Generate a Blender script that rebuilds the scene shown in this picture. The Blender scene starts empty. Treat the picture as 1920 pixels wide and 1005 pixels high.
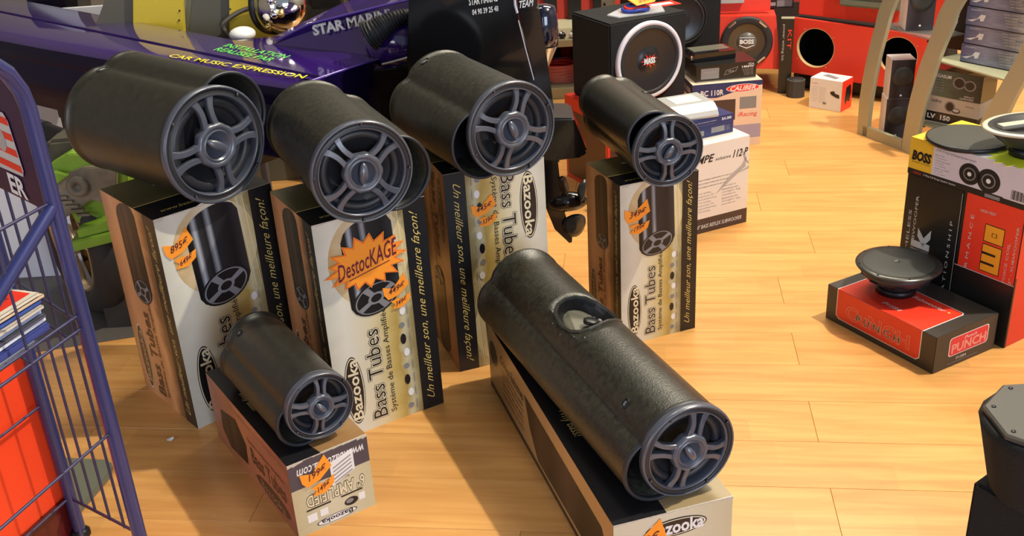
import bpy, bmesh, math, random
from mathutils import Vector, Matrix
random.seed(7)
PI = math.pi
R_ = math.radians
sc = bpy.context.scene
C = sc.collection

# ------------------------------------------------------------------ camera
cam_d = bpy.data.cameras.new('camera'); cam = bpy.data.objects.new('camera', cam_d); C.objects.link(cam)
cam_d.sensor_width = 36; cam_d.lens = 1986.8/1920*36; cam_d.clip_start = .05
pit, rol = 0.44706, -0.06002
r = Vector((1, 0, 0)); up = Vector((0, math.sin(pit), math.cos(pit))); fw = Vector((0, math.cos(pit), -math.sin(pit)))
xc = math.cos(rol)*r + math.sin(rol)*up; yc = -math.sin(rol)*r + math.cos(rol)*up
m = Matrix((xc, yc, -fw)).transposed().to_4x4(); m.translation = (0, 0, 1.4)
cam.matrix_world = m
sc.camera = cam

# ------------------------------------------------------------------ world, lights, exposure
sc.view_settings.view_transform = 'Standard'; sc.view_settings.look = 'None'
sc.view_settings.gamma = 1; sc.view_settings.exposure = 0.62; sc.view_settings.use_curve_mapping = False
w = bpy.data.worlds.new('world'); sc.world = w; w.use_nodes = True
bg = w.node_tree.nodes['Background']; bg.inputs[0].default_value = (.75, .85, 1, 1); bg.inputs[1].default_value = .22

def lamp(name, kind, loc, target, power, color, size=None, sy=None):
    d = bpy.data.lights.new(name, kind); d.energy = power; d.color = color
    o = bpy.data.objects.new(name, d); C.objects.link(o); o.location = loc
    o.rotation_euler = (Vector(target)-Vector(loc)).to_track_quat('-Z', 'Y').to_euler()
    if kind == 'AREA':
        d.shape = 'RECTANGLE'; d.size = size; d.size_y = sy or size
    elif size: d.shadow_soft_size = size
    return o
lamp('ceiling_spot_lamp', 'POINT', (2.45, 2.2, 4.4), (1, 2, 0), 560, (1, .91, .74), .05)
lamp('ceiling_panel_lamp', 'AREA', (1.5, 4.6, 3.6), (1.2, 3.4, 0), 80, (1, .90, .72), 2.2, .8)
lamp('ceiling_panel_lamp', 'AREA', (-.5, 3.4, 3.9), (-.3, 2.4, 0), 17, (1, .95, .80), .7, .3)
lamp('shop_window_daylight', 'AREA', (1.7, -2.2, 1.25), (.1, 2.0, .45), 62, (.72, .82, 1), 2.2, 1.7)
lamp('carton_side_fill', 'AREA', (-2.9, -.3, 1.3), (-.4, 2.0, .3), 16, (.95, .92, 1), 1.4, 1.4)  # added fill lamp to brighten the cartons' left faces, no window seen there

# ------------------------------------------------------------------ materials
def nd(nt, t, **kw):
    n = nt.nodes.new(t)
    for k, v in kw.items(): setattr(n, k, v)
    return n
_pm = {}
def pm(name, col, rough=.5, metal=0, coat=0, var=0, scale=30, bump=0, bscale=200, emit=0, alpha=1, trans=0, stretch=None, spec=.5):
    if name in _pm: return _pm[name]
    mt = bpy.data.materials.new(name); mt.use_nodes = True; nt = mt.node_tree
    b = nt.nodes['Principled BSDF']; b.inputs['Base Color'].default_value = (*col, 1)
    b.inputs['Roughness'].default_value = rough; b.inputs['Metallic'].default_value = metal
    b.inputs['Coat Weight'].default_value = coat; b.inputs['Coat Roughness'].default_value = .05
    b.inputs['Specular IOR Level'].default_value = spec
    b.inputs['Transmission Weight'].default_value = trans; b.inputs['Alpha'].default_value = alpha
    tc = nd(nt, 'ShaderNodeTexCoord')
    if var or bump:
        mp = nd(nt, 'ShaderNodeMapping'); nt.links.new(tc.outputs['Object'], mp.inputs[0])
        if stretch: mp.inputs['Scale'].default_value = stretch
    if var:
        nz = nd(nt, 'ShaderNodeTexNoise'); nz.inputs['Scale'].default_value = scale; nz.inputs['Detail'].default_value = 5
        nt.links.new(mp.outputs[0], nz.inputs['Vector'])
        rp = nd(nt, 'ShaderNodeValToRGB'); rp.color_ramp.elements[0].position = .3; rp.color_ramp.elements[1].position = .72
        rp.color_ramp.elements[0].color = (*[max(0, c*(1-var)) for c in col], 1)
        rp.color_ramp.elements[1].color = (*[min(1, c*(1+var)) for c in col], 1)
        nt.links.new(nz.outputs['Fac'], rp.inputs[0]); nt.links.new(rp.outputs[0], b.inputs['Base Color'])
    if bump:
        n2 = nd(nt, 'ShaderNodeTexNoise'); n2.inputs['Scale'].default_value = bscale; n2.inputs['Detail'].default_value = 3
        nt.links.new(mp.outputs[0], n2.inputs['Vector'])
        bp = nd(nt, 'ShaderNodeBump'); bp.inputs['Strength'].default_value = bump; bp.inputs['Distance'].default_value = .002
        nt.links.new(n2.outputs['Fac'], bp.inputs['Height']); nt.links.new(bp.outputs[0], b.inputs['Normal'])
    _pm[name] = mt
    return mt
def ramp(name, stops, axis='X', rough=.35, metal=0, coat=0, noise=0, nscale=(3, 14), spec=.5):
    """printed gradient across a panel's own UV"""
    if name in _pm: return _pm[name]
    mt = bpy.data.materials.new(name); mt.use_nodes = True; nt = mt.node_tree
    b = nt.nodes['Principled BSDF']; b.inputs['Roughness'].default_value = rough; b.inputs['Metallic'].default_value = metal
    b.inputs['Coat Weight'].default_value = coat; b.inputs['Specular IOR Level'].default_value = spec
    tc = nd(nt, 'ShaderNodeTexCoord'); sp = nd(nt, 'ShaderNodeSeparateXYZ'); nt.links.new(tc.outputs['UV'], sp.inputs[0])
    rp = nd(nt, 'ShaderNodeValToRGB'); e = rp.color_ramp.elements
    while len(e) < len(stops): e.new(.5)
    for q, (p_, c_) in zip(e, stops): q.position = p_
    for q, (p_, c_) in zip(e, stops): q.color = (*c_, 1)
    src = sp.outputs[axis]
    if noise:
        mp = nd(nt, 'ShaderNodeMapping'); mp.inputs['Scale'].default_value = (nscale[0], nscale[1], 1)
        nt.links.new(tc.outputs['UV'], mp.inputs[0])
        nz = nd(nt, 'ShaderNodeTexNoise'); nz.inputs['Scale'].default_value = 1; nz.inputs['Detail'].default_value = 6
        nt.links.new(mp.outputs[0], nz.inputs['Vector'])
        ma = nd(nt, 'ShaderNodeMath', operation='MULTIPLY_ADD'); ma.inputs[1].default_value = noise*2; ma.inputs[2].default_value = -noise
        nt.links.new(nz.outputs['Fac'], ma.inputs[0])
        ad = nd(nt, 'ShaderNodeMath', operation='ADD'); nt.links.new(src, ad.inputs[0]); nt.links.new(ma.outputs[0], ad.inputs[1]); src = ad.outputs[0]
    nt.links.new(src, rp.inputs[0]); nt.links.new(rp.outputs[0], b.inputs['Base Color'])
    _pm[name] = mt
    return mt

# ------------------------------------------------------------------ mesh builder
class MB:
    def __init__(s): s.v = []; s.f = []; s.m = []; s.uv = []; s.mats = []; s.sm = []
    def mi(s, m):
        if m not in s.mats: s.mats.append(m)
        return s.mats.index(m)
    def add(s, vs, fs, m, uvs=None, smooth=False):
        b = len(s.v); s.v += [tuple(v) for v in vs]; k = s.mi(m)
        for i, f in enumerate(fs):
            s.f.append([b+j for j in f]); s.m.append(k); s.sm.append(smooth)
            s.uv.append([uvs[j] for j in f] if uvs else [(0, 0)]*len(f))
    def box(s, x0, x1, y0, y1, z0, z1, m):
        vs = [(x, y, z) for z in (z0, z1) for y in (y0, y1) for x in (x0, x1)]
        s.add(vs, [(0, 2, 3, 1), (4, 5, 7, 6), (0, 1, 5, 4), (1, 3, 7, 5), (3, 2, 6, 7), (2, 0, 4, 6)], m)
    def prism(s, pts, vec, m, smooth=False):
        """pts: 3D loop, extruded by vec"""
        n = len(pts); vec = Vector(vec); vs = [Vector(p) for p in pts]+[Vector(p)+vec for p in pts]
        s.add(vs, [list(range(n))[::-1], list(range(n, 2*n))]+[(i, (i+1) % n, n+(i+1) % n, n+i) for i in range(n)], m)
    def rings(s, rr, m, cap0=True, cap1=True, smooth=True, closed=True):
        n = len(rr[0]); vs = [p for q in rr for p in q]; fs = []
        rg = range(n) if closed else range(n-1)
        for k in range(len(rr)-1):
            for i in rg: j = (i+1) % n; fs.append((k*n+i, k*n+j, (k+1)*n+j, (k+1)*n+i))
        s.add(vs, fs, m, smooth=smooth)
        if cap0: s.add(rr[0], [list(range(n))[::-1]], m)
        if cap1: s.add(rr[-1], [list(range(n))], m)
    def lathe(s, prof, m, c=(0, 0, 0), ax='y', n=48, cap0=False, cap1=False):
        """prof: (radius, height along axis)"""
        rr = []
        for (q, h) in prof:
            ring = []
            for i in range(n):
                a = 2*PI*i/n; x, y = q*math.cos(a), q*math.sin(a)
                ring.append({'z': (c[0]+x, c[1]+y, c[2]+h), 'y': (c[0]+x, c[1]+h, c[2]+y), 'x': (c[0]+h, c[1]+x, c[2]+y)}[ax])
            rr.append(ring)
        s.rings(rr, m, cap0, cap1)
    def tube(s, path, q, m, n=8, rads=None):
        P = [Vector(p) for p in path]; rr = []
        for i, p in enumerate(P):
            t = (P[min(i+1, len(P)-1)]-P[max(i-1, 0)]).normalized()
            if i == 0: u = t.orthogonal().normalized()
            else: u = (u-u.dot(t)*t).normalized()
            w_ = t.cross(u); k = rads[i] if rads else q
            rr.append([p+k*(math.cos(2*PI*j/n)*u+math.sin(2*PI*j/n)*w_) for j in range(n)])
        s.rings(rr, m)
    def sphere(s, c, q, m, n=16, sx=1, sy=1, sz=1):
        s.rings([[(c[0]+sx*q*math.sin(a)*math.cos(2*PI*i/n), c[1]+sy*q*math.sin(a)*math.sin(2*PI*i/n), c[2]+sz*q*math.cos(a)) for i in range(n)] for a in [PI*(k+.02)/(n/2+.04) for k in range(n//2+1)]], m)
    def build(s, name, parent=None, bevel=0, flat=False, **props):
        me = bpy.data.meshes.new(name); me.from_pydata(s.v, [], s.f)
        for mt in s.mats: me.materials.append(mt)
        ul = me.uv_layers.new(name='uv')
        k = 0
        me.polygons.foreach_set('material_index', s.m); me.polygons.foreach_set('use_smooth', [x and not flat for x in s.sm])
        flat_uv = [c for f in s.uv for p in f for c in p]
        ul.data.foreach_set('uv', flat_uv)
        me.validate(); me.update()
        o = bpy.data.objects.new(name, me); C.objects.link(o)
        if parent: o.parent = parent
        if bevel:
            bm = bmesh.new(); bm.from_mesh(me); bmesh.ops.remove_doubles(bm, verts=bm.verts, dist=1e-6)
            bmesh.ops.bevel(bm, geom=[e for e in bm.edges if len(e.link_faces) == 2 and e.calc_face_angle(0) > .5], offset=bevel, segments=2, affect='EDGES')
            bm.normal_update(); bm.to_mesh(me); bm.free()
        for a, b in props.items(): o[a] = b
        return o
def thing(name, label, cat, loc=(0, 0, 0), rz=0, group=None):
    o = bpy.data.objects.new(name, None); C.objects.link(o); o.location = loc; o.rotation_euler = (0, 0, rz)
    o.empty_display_size = .05; o['label'] = label; o['category'] = cat
    if group: o['group'] = group
    return o
def tag(o, label, cat, group=None):
    o['label'] = label; o['category'] = cat
    if group: o['group'] = group
    return o

# text as polygons
_tx = {}
def glyphs(s_, shear=0, off=0):
    k = (s_, shear, off)
    if k in _tx: return _tx[k]
    cu = bpy.data.curves.new('t', 'FONT'); cu.body = s_; cu.size = 1; cu.shear = shear; cu.offset = off; cu.resolution_u = 2
    ob = bpy.data.objects.new('t', cu); C.objects.link(ob)
    dg = bpy.context.evaluated_depsgraph_get(); me = bpy.data.meshes.new_from_object(ob.evaluated_get(dg))
    vs = [(v.co.x, v.co.y) for v in me.vertices]; fs = [list(p.vertices) for p in me.polygons]
    bpy.data.objects.remove(ob); bpy.data.curves.remove(cu); bpy.data.meshes.remove(me)
    _tx[k] = (vs, fs); return _tx[k]
EPS = .00022
class Face:
    """flat printing on a panel: origin o, axes U, V in metres; every layer a hair above the one below"""
    def __init__(s, o, U, V, W, H, flip=False):
        s.o = Vector(o); s.U = Vector(U); s.V = Vector(V); s.N = s.U.cross(s.V); s.W = W; s.H = H
        if flip: s.o = s.o+s.U*W+s.V*H; s.U = -s.U; s.V = -s.V
        s.mb = MB(); s.l = 1
    def pt(s, u, v, k): return s.o+s.U*u*s.W+s.V*v*s.H+s.N*EPS*k
    def poly(s, pts, m, layer=1, rel=True):
        us = [p[0] for p in pts]; vs = [p[1] for p in pts]; a, b = min(us), min(vs); du = (max(us)-a) or 1; dv = (max(vs)-b) or 1
        s.mb.add([s.pt(u, v, layer) for u, v in pts], [list(range(len(pts)))], m, [((u-a)/du, (v-b)/dv) for u, v in pts])
    def rect(s, u0, v0, u1, v1, m, layer=1): s.poly([(u0, v0), (u1, v0), (u1, v1), (u0, v1)], m, layer)
    def oval(s, u, v, a, b, m, layer=1, n=36, pw=1):
        s.poly([(u+a*abs(math.cos(t))**pw*(1 if math.cos(t) > 0 else -1), v+b*abs(math.sin(t))**pw*(1 if math.sin(t) > 0 else -1)) for t in [2*PI*i/n for i in range(n)]], m, layer)
    def text(s, t, u0, v0, u1, v1, m, layer=2, rot=0, shear=0, off=0, pad=0):
        """glyphs stretched to fill the panel rectangle; rot 90 reads upwards"""
        vs, fs = glyphs(t, shear, off)
        if not vs: return
        v0s, _ = glyphs(t, shear, 0)
        x0 = min(p[0] for p in v0s); x1 = max(p[0] for p in v0s); y0 = min(p[1] for p in v0s); y1 = max(p[1] for p in v0s)
        P = []
        for x, y in vs:
            a, b = (x-x0)/(x1-x0), (y-y0)/(y1-y0)
            if rot == 90: u, v = u1-b*(u1-u0), v0+a*(v1-v0)
            elif rot == -90: u, v = u0+b*(u1-u0), v1-a*(v1-v0)
            else: u, v = u0+a*(u1-u0), v0+b*(v1-v0)
            P.append(s.pt(u, v, layer))
        s.mb.add(P, fs, m)
    def done(s, name, parent): return s.mb.build(name, parent)
def boxface(which, w, d, h, flip=False):
    if which == 'front': return Face((0, 0, 0), (1, 0, 0), (0, 0, 1), w, h, flip)
    if which == 'left': return Face((0, d, 0), (0, -1, 0), (0, 0, 1), d, h, flip)
    if which == 'top': return Face((0, 0, h), (1, 0, 0), (0, 1, 0), w, d, flip)
    if which == 'right': return Face((w, 0, 0), (0, 1, 0), (0, 0, 1), d, h, flip)
def carton(t, w, d, h, m, edge=None, name='carton', flaps=True):
    mb = MB(); mb.box(0, w, 0, d, 0, h, m); o = mb.build(name, t, bevel=.0012)
    return o
# ------------------------------------------------------------------ palette
BLK = pm('black_plastic', (.008, .008, .010), .38)
BLKG = pm('black_gloss', (.006, .006, .008), .12, coat=.5)
CARP = pm('black_carpet', (.007, .007, .008), .95, var=.4, scale=260, bump=.6, bscale=600)
SHELL = pm('tube_shell', (.016, .0155, .010), .37, var=.35, scale=60, bump=.16, bscale=420, spec=.9)
SHELLR = pm('tube_shell_worn', (.018, .0175, .011), .37, var=.7, scale=90, bump=.4, bscale=260, spec=.9)
SPK = pm('speaker_grey', (.075, .085, .115), .30, spec=.9)
SPKD = pm('speaker_dark', (.022, .024, .030), .42)
CONE = pm('cone_black', (.010, .011, .014), .5)
RUB = pm('rubber', (.018, .018, .02), .6)
CHR = pm('chrome', (.85, .85, .86), .12, metal=1)
SCR = pm('screw_steel', (.10, .10, .11), .3, metal=1)
ORG = pm('fluorescent_orange', (1.0, .33, .02), .6)
ORGR = pm('orange_border', (.80, .07, .02), .6)
INK = pm('ink_dark', (.10, .01, .02), .6)
WHT = pm('white_print', (.80, .80, .80), .45)
CREAM = pm('cream_print', (.78, .70, .48), .45)
GOLDT = pm('gold_print', (.72, .55, .16), .4)
DRK = pm('dark_print', (.012, .012, .014), .3)
GRY = pm('grey_print', (.22, .22, .23), .45)
RED = pm('red_print', (.78, .035, .015), .4)
REDW = pm('red_board', (.74, .045, .022), .5)
BLUEP = pm('navy_print', (.02, .03, .12), .35)
KRAFT = pm('box_edge', (.55, .50, .42), .6)
SILV = pm('silver_plate', (.42, .415, .28), .42, metal=.2)
GLASS = pm('smoked_glass', (.22, .22, .2), .08, trans=.0, alpha=.45)
WOODF = None

# ------------------------------------------------------------------ setting
def plank_mat():
    mt = bpy.data.materials.new('laminate'); mt.use_nodes = True; nt = mt.node_tree; L = nt.links
    b = nt.nodes['Principled BSDF']; b.inputs['Roughness'].default_value = .30; b.inputs['Specular IOR Level'].default_value = .5
    tc = nd(nt, 'ShaderNodeTexCoord'); oi = nd(nt, 'ShaderNodeObjectInfo')
    mu = nd(nt, 'ShaderNodeMath', operation='MULTIPLY'); mu.inputs[1].default_value = 37; L.new(oi.outputs['Random'], mu.inputs[0])
    cx = nd(nt, 'ShaderNodeCombineXYZ'); L.new(mu.outputs[0], cx.inputs[0]); L.new(mu.outputs[0], cx.inputs[2])
    av = nd(nt, 'ShaderNodeVectorMath', operation='ADD'); L.new(tc.outputs['Object'], av.inputs[0]); L.new(cx.outputs[0], av.inputs[1])
    # printed strips, two across a board
    br = nd(nt, 'ShaderNodeTexBrick'); br.offset = .43; br.inputs['Scale'].default_value = 1
    br.inputs['Brick Width'].default_value = .42; br.inputs['Row Height'].default_value = .0825; br.inputs['Mortar Size'].default_value = 0
    br.inputs['Color1'].default_value = (.0, .0, .0, 1); br.inputs['Color2'].default_value = (1, 1, 1, 1)
    L.new(av.outputs[0], br.inputs['Vector'])
    mp = nd(nt, 'ShaderNodeMapping'); mp.inputs['Scale'].default_value = (3.2, 34, 1); L.new(av.outputs[0], mp.inputs[0])
    nz = nd(nt, 'ShaderNodeTexNoise'); nz.inputs['Scale'].default_value = 1; nz.inputs['Detail'].default_value = 7; nz.inputs['Distortion'].default_value = .7
    L.new(mp.outputs[0], nz.inputs['Vector'])
    r1 = nd(nt, 'ShaderNodeValToRGB'); e = r1.color_ramp.elements
    e[0].position = .30; e[0].color = (.58, .27, .075, 1); e[1].position = .72; e[1].color = (.72, .385, .125, 1)
    L.new(nz.outputs['Fac'], r1.inputs[0])
    mx = nd(nt, 'ShaderNodeMix', data_type='RGBA', blend_type='MULTIPLY'); mx.inputs['Factor'].default_value = 1
    r2 = nd(nt, 'ShaderNodeMapRange'); r2.inputs['To Min'].default_value = .92; r2.inputs['To Max'].default_value = 1.04
    L.new(br.outputs['Color'], r2.inputs['Value'])
    L.new(r1.outputs[0], mx.inputs['A']); L.new(r2.outputs[0], mx.inputs['B'])
    L.new(mx.outputs['Result'], b.inputs['Base Color'])
    return mt
LAM = plank_mat()
JOINT = pm('floor_joint', (.42, .21, .07), .6)
mb = MB(); mb.box(-4, 5, -1.5, 9, -.03, -.0085, JOINT); fl = mb.build('floor', kind='structure')
mb = MB(); g_ = .0003
vs = [(g_, g_, -.0082), (1.2-g_, g_, -.0082), (1.2-g_, .165-g_, -.0082), (g_, .165-g_, -.0082)]
tp = [(x+(.0006 if x < .5 else -.0006), y+(.0006 if y < .08 else -.0006), 0) for x, y, z in vs]
md = [(x, y, -.0008) for x, y, z in vs]
mb.add(vs+md+tp, [(3, 2, 1, 0)]+[(i, (i+1) % 4, 4+(i+1) % 4, 4+i) for i in range(4)]+[(4+i, 4+(i+1) % 4, 8+(i+1) % 4, 8+i) for i in range(4)]+[(8, 9, 10, 11)], LAM)
p0 = mb.build('plank', fl); me = p0.data; first = True
ya = R_(-8)
for k in range(-6, 22):
    off = .38 + (0 if k % 2 else .57) + (.13 if k % 4 in (0, 3) else 0) - (.13 if k % 4 in (0, 3) and k in (-1, 3) else 0)
    n0 = 1.842+.165*k
    for j in range(-3, 3):
        s0 = off+1.2*j
        x = s0*math.cos(ya)-n0*math.sin(ya); y = s0*math.sin(ya)+n0*math.cos(ya)
        cx_ = x+.6
        if y < .9 or cx_ < -1.1-.42*y or cx_ > 1.1+.46*y: continue
        if first: o = p0; first = False
        else: o = bpy.data.objects.new('plank', me); C.objects.link(o); o.parent = fl
        o.location = (x, y, 0); o.rotation_euler = (0, 0, ya)
mb = MB()
WALL = pm('wall_paint', (.22, .21, .20), .8)
def wall(name, x0, x1, y0, y1, z0, z1, m):
    b = MB(); b.box(x0, x1, y0, y1, z0, z1, m); return b.build(name, kind='structure')
wall('wall_back', -4, 5, 6.4, 6.5, -.03, 4.7, pm('wall_grey', (.22, .21, .19), .8))
wall('wall_left', -4.1, -4, -1.5, 6.5, -.03, 4.7, WALL)
wall('wall_right', 5, 5.1, -1.5, 6.5, -.03, 4.7, WALL)
wall('ceiling', -4.1, 5.1, -1.5, 6.5, 4.7, 4.8, pm('ceiling_tile', (.20, .20, .19), .9))

# ------------------------------------------------------------------ speaker driver and bass tube
def spoke_pair(mb, R, th, m, y=-.011, wd=.055):
    for sgn in (-1, 1):
        L_, Rr, L2, R2 = [], [], [], []
        for i in range(9):
            t = i/8; rr = R*(.30+.54*t); a = th+sgn*math.asin((.125-.055*math.sin(PI*t*.8)+.075*t*t)*R/rr)
            hw = R*.054*(1.1-.12*math.sin(PI*t)+.9*max(0, t-.75)+.5*max(0, .2-t))
            yy = y-.0015*math.sin(PI*min(1, t*1.1))+.006*t
            c_, s_ = math.cos(a), math.sin(a)
            L_.append((rr*c_-hw*s_, yy+.001, rr*s_+hw*c_)); Rr.append((rr*c_+hw*s_, yy+.001, rr*s_-hw*c_))
            L2.append((rr*c_-hw*s_*.8, yy-.0012, rr*s_+hw*c_*.8)); R2.append((rr*c_+hw*s_*.8, yy-.0012, rr*s_-hw*c_*.8))
        bk = [(p[0], p[1]+.009, p[2]) for p in L_]; bk2 = [(p[0], p[1]+.009, p[2]) for p in Rr]
        mb.rings([[bk[i], L_[i], L2[i], R2[i], Rr[i], bk2[i]] for i in range(9)], m, smooth=False)
def driver(t, R, rot, fin, pairs=4, screws=4, m1=None, m2=None, cen=(0, 0, 0)):
    m1 = m1 or SPK; m2 = m2 or SPKD
    def P(mb, nm, par=None):
        o = mb.build(nm, par or t)
        if not par: o.location = cen
        return o
    mb = MB(); mb.lathe([(R*.97, .006), (R, .004), (R*1.0, -.007), (R*.985, -.0105), (R*.970, -.0112), (R*.955, -.0100)], m1)
    mb.lathe([(R*.955, -.0100), (R*.945, -.0065), (R*.90, -.0060), (R*.855, -.0085)], m2); mb.lathe([(R*.855, -.0085), (R*.835, -.0085), (R*.825, -.002), (R*.82, .012)], m1)
    flg = P(mb, 'flange')
    mb = MB(); mb.lathe([(R*.82, .012)]+[(R*(.71-.095*math.cos(a)), .012-R*.10*math.sin(a)) for a in [PI*i/8+PI for i in range(0, -9, -1)]][::-1][:0] +
                        [(R*(.715+.09*math.cos(a)), .013-R*.085*math.sin(a)) for a in [PI*i/10 for i in range(11)]]+[(R*.61, .015)], m2)
    P(mb, 'surround')
    mb = MB(); mb.lathe([(R*.62, .015), (R*.45, .024), (R*.30, .036), (R*.2, .038), (.0005, .036)], CONE); P(mb, 'cone')
    mb = MB()
    prof = [(R*.385, .002), (R*.385, -.012), (R*.36, -.0165), (R*.325, -.0175), (R*.29, -.015), (R*.275, -.013), (R*.262, -.016), (R*.245, -.016), (R*.232, -.006), (R*.0005, -.002)]
    rr = []
    for q, h in prof:
        rr.append([(q*(1+(.022*math.cos(10*2*PI*i/60) if q > R*.33 else 0))*math.cos(2*PI*i/60), h, q*(1+(.022*math.cos(10*2*PI*i/60) if q > R*.33 else 0))*math.sin(2*PI*i/60)) for i in range(60)])
    mb.rings(rr, m1, True, False); hb = P(mb, 'hub')
    mb = MB(); c_, s_ = math.cos(fin), math.sin(fin)
    rr = []
    for i in range(13):
        t_ = -1+2*i/12; q = R*.225*t_; hw = R*.075*math.sqrt(max(.02, 1-t_*t_)); h = -.006-.016*math.sqrt(max(0, 1-t_*t_*.9))
        ring = [(q*c_-hw*s_, -.004, q*s_+hw*c_), (q*c_-hw*s_, h+.002, q*s_+hw*c_), (q*c_-hw*.4*s_, h, q*s_+hw*.4*c_), (q*c_+hw*.4*s_, h, q*s_-hw*.4*c_), (q*c_+hw*s_, h+.002, q*s_-hw*c_), (q*c_+hw*s_, -.004, q*s_-hw*c_)]
        rr.append(ring)
    mb.rings(rr, m1); P(mb, 'centre_fin', hb)
    for k in range(pairs):
        mb = MB(); spoke_pair(mb, R, rot+2*PI*k/pairs, m1); P(mb, 'spoke_pair')
    for k in range(screws):
        a = rot+PI/4+2*PI*k/screws; mb = MB()
        mb.lathe([(R*.030, .0), (R*.030, -.0125), (R*.022, -.0142), (R*.012, -.0142), (R*.010, -.012), (.0002, -.012)], SCR, c=(R*.925*math.cos(a), .002, R*.925*math.sin(a)), n=14); P(mb, 'screw', flg)
def bass_tube(label, c, R, psi, L, phi, o_, k_, rot, fin, box_top, badge=None, mat_=None, cut=False):
    t = thing('bass_tube', label, 'speaker', (c[0], c[1], box_top), psi, 'bass tube speakers on their cartons')
    Rm = R*.97; o_, k_ = o_+.10, k_-.10; Rp = k_*R; od = o_*R
    al = math.acos(max(-1, min(1, (Rm*Rm+od*od-Rp*Rp)/(2*Rm*od))))
    low = min(-R*1.004, od*math.sin(phi)-Rp-.003); zc = -low+.0006
    def prof(th):
        x = Rp*Rp-(od*math.sin(th-phi))**2
        rp = od*math.cos(th-phi)+math.sqrt(x) if x > 0 else 0
        d = rp-Rm; s = .010*R/.1
        dt = abs((th-phi+PI) % (2*PI)-PI)
        return Rm+.5*(d+math.sqrt(d*d+s*s)) - .5*s*.35 - .050*R*math.exp(-((dt-al)/.13)**2)
    N = 144; TH = [2*PI*i/N for i in range(N)]
    def ring(y, dl): return [((prof(a)-dl)*math.cos(a), y, (prof(a)-dl)*math.sin(a)+zc) for a in TH]
    mat_ = mat_ or SHELL
    mb = MB(); outer = [(L, R*.60), (L-.001, R*.30), (L, .020), (L, .006), (L-.002, .0), (L-.004, -.0022), (L-.014, -.0022), (L-.0155, 0)]+[(L-.016-(L-.026)*i/12, 0) for i in range(1, 12)]+[(.010, 0), (.004, .0)]
    inner = [(.004, .006), (min(.14, L*.4), .007)]
    mb.rings([ring(y, d) for y, d in outer+inner], mat_, False, False)
    mb.add([(0, L, zc)]+ring(L, R*.6), [(0, 1+i, 1+(i+1) % N) for i in range(N)], mat_)
    yb = min(.14, L*.4); mb.add([(0, yb, zc)]+ring(yb, .007), [(0, 1+(i+1) % N, 1+i) for i in range(N)], BLK)
    sh = mb.build('shell', t)
    bmx = bmesh.new(); bmx.from_mesh(sh.data); bmesh.ops.remove_doubles(bmx, verts=bmx.verts, dist=1e-6); bmesh.ops.recalc_face_normals(bmx, faces=bmx.faces); bmx.to_mesh(sh.data); bmx.free()
    mb = MB(); mb.rings([ring(.006, .0055), ring(-.001, .006), ring(-.0045, .0035), ring(-.005, .0), ring(-.003, -.0022), ring(.003, -.0026), ring(.007, -.001), ring(.0075, .001)], SPKD, False, False)
    mb.build('port_rim', t)
    driver(t, R, rot, fin, cen=(0, -.010, zc))
    if badge:
        th, y = badge; q = prof(th); e = R*.105
        n_ = Vector((math.cos(th), 0, math.sin(th))); u_ = Vector((-math.sin(th), 0, math.cos(th))); cc = Vector((q*math.cos(th), y, q*math.sin(th)+zc))+n_*.0006
        mb = MB(); mb.tube([cc+e*(math.cos(a)*u_*1.0+math.sin(a)*Vector((0, 1, 0))*.8) for a in [2*PI*i/20 for i in range(21)]], .0011, BLK, 6)
        mb.tube([cc-u_*e*.5, cc+u_*e*.5], .0012, GRY, 6); mb.tube([cc-u_*e*.4+Vector((0, .3*e, 0)), cc+u_*e*.4+Vector((0, .3*e, 0))], .0009, GRY, 6)
        mb.build('oval_badge', t)
    if cut:
        return t, prof, zc, sh
    return t

# ------------------------------------------------------------------ cartons of the bass tubes
TUBEPIC = ramp('tube_photo', [(0, (.004, .004, .005)), (.10, (.01, .01, .012)), (.17, (.42, .45, .5)), (.24, (.03, .03, .035)), (.36, (.012, .012, .014)), (.44, (.30, .32, .36)), (.50, (.02, .02, .024)), (.8, (.008, .008, .01)), (1, (.03, .03, .035))])
TUBEDRK = ramp('tube_photo_dim', [(0, (.01, .005, .004)), (.2, (.06, .03, .02)), (.35, (.02, .01, .008)), (.55, (.07, .04, .03)), (.7, (.015, .01, .008)), (1, (.01, .008, .006))])
FRONTBG = ramp('carton_front', [(0, (.58, .57, .48)), (.15, (.72, .70, .60)), (.40, (.70, .62, .40)), (.55, (.60, .46, .17)), (.64, (.46, .32, .08)), (.70, (.56, .52, .34)), (.78, (.30, .24, .10)), (1, (.1, .08, .05))], noise=.10, nscale=(2, 9))
SIDEBG = ramp('carton_side_floor_glow', [(0, (.42, .19, .08)), (.2, (.66, .33, .15)), (.5, (.50, .22, .09)), (.62, (.70, .36, .15)), (.75, (.22, .10, .04)), (1, (.05, .03, .02))], noise=.14, nscale=(2, 6), rough=.3)  # side print with the floor's warm reflection mixed into its colour
GLOW = ramp('carton_glow', [(0, (.52, .34, .12)), (.5, (.80, .74, .58)), (1, (.60, .48, .22))], noise=.3, nscale=(3, 4))
TOPBG = ramp('carton_top', [(0, (.16, .12, .05)), (.5, (.11, .09, .035)), (1, (.20, .17, .08))], axis='Y', noise=.15, nscale=(3, 3))
FLOORGLOW = ramp('small_carton_floor_glow', [(0, (.32, .12, .07)), (.4, (.62, .28, .14)), (.7, (.48, .19, .11)), (1, (.30, .11, .08))], noise=.22, nscale=(5, 6), rough=.28)  # orange floor reflection painted into the small carton's side
CB = pm('carton_body', (.10, .07, .04), .45)
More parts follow.
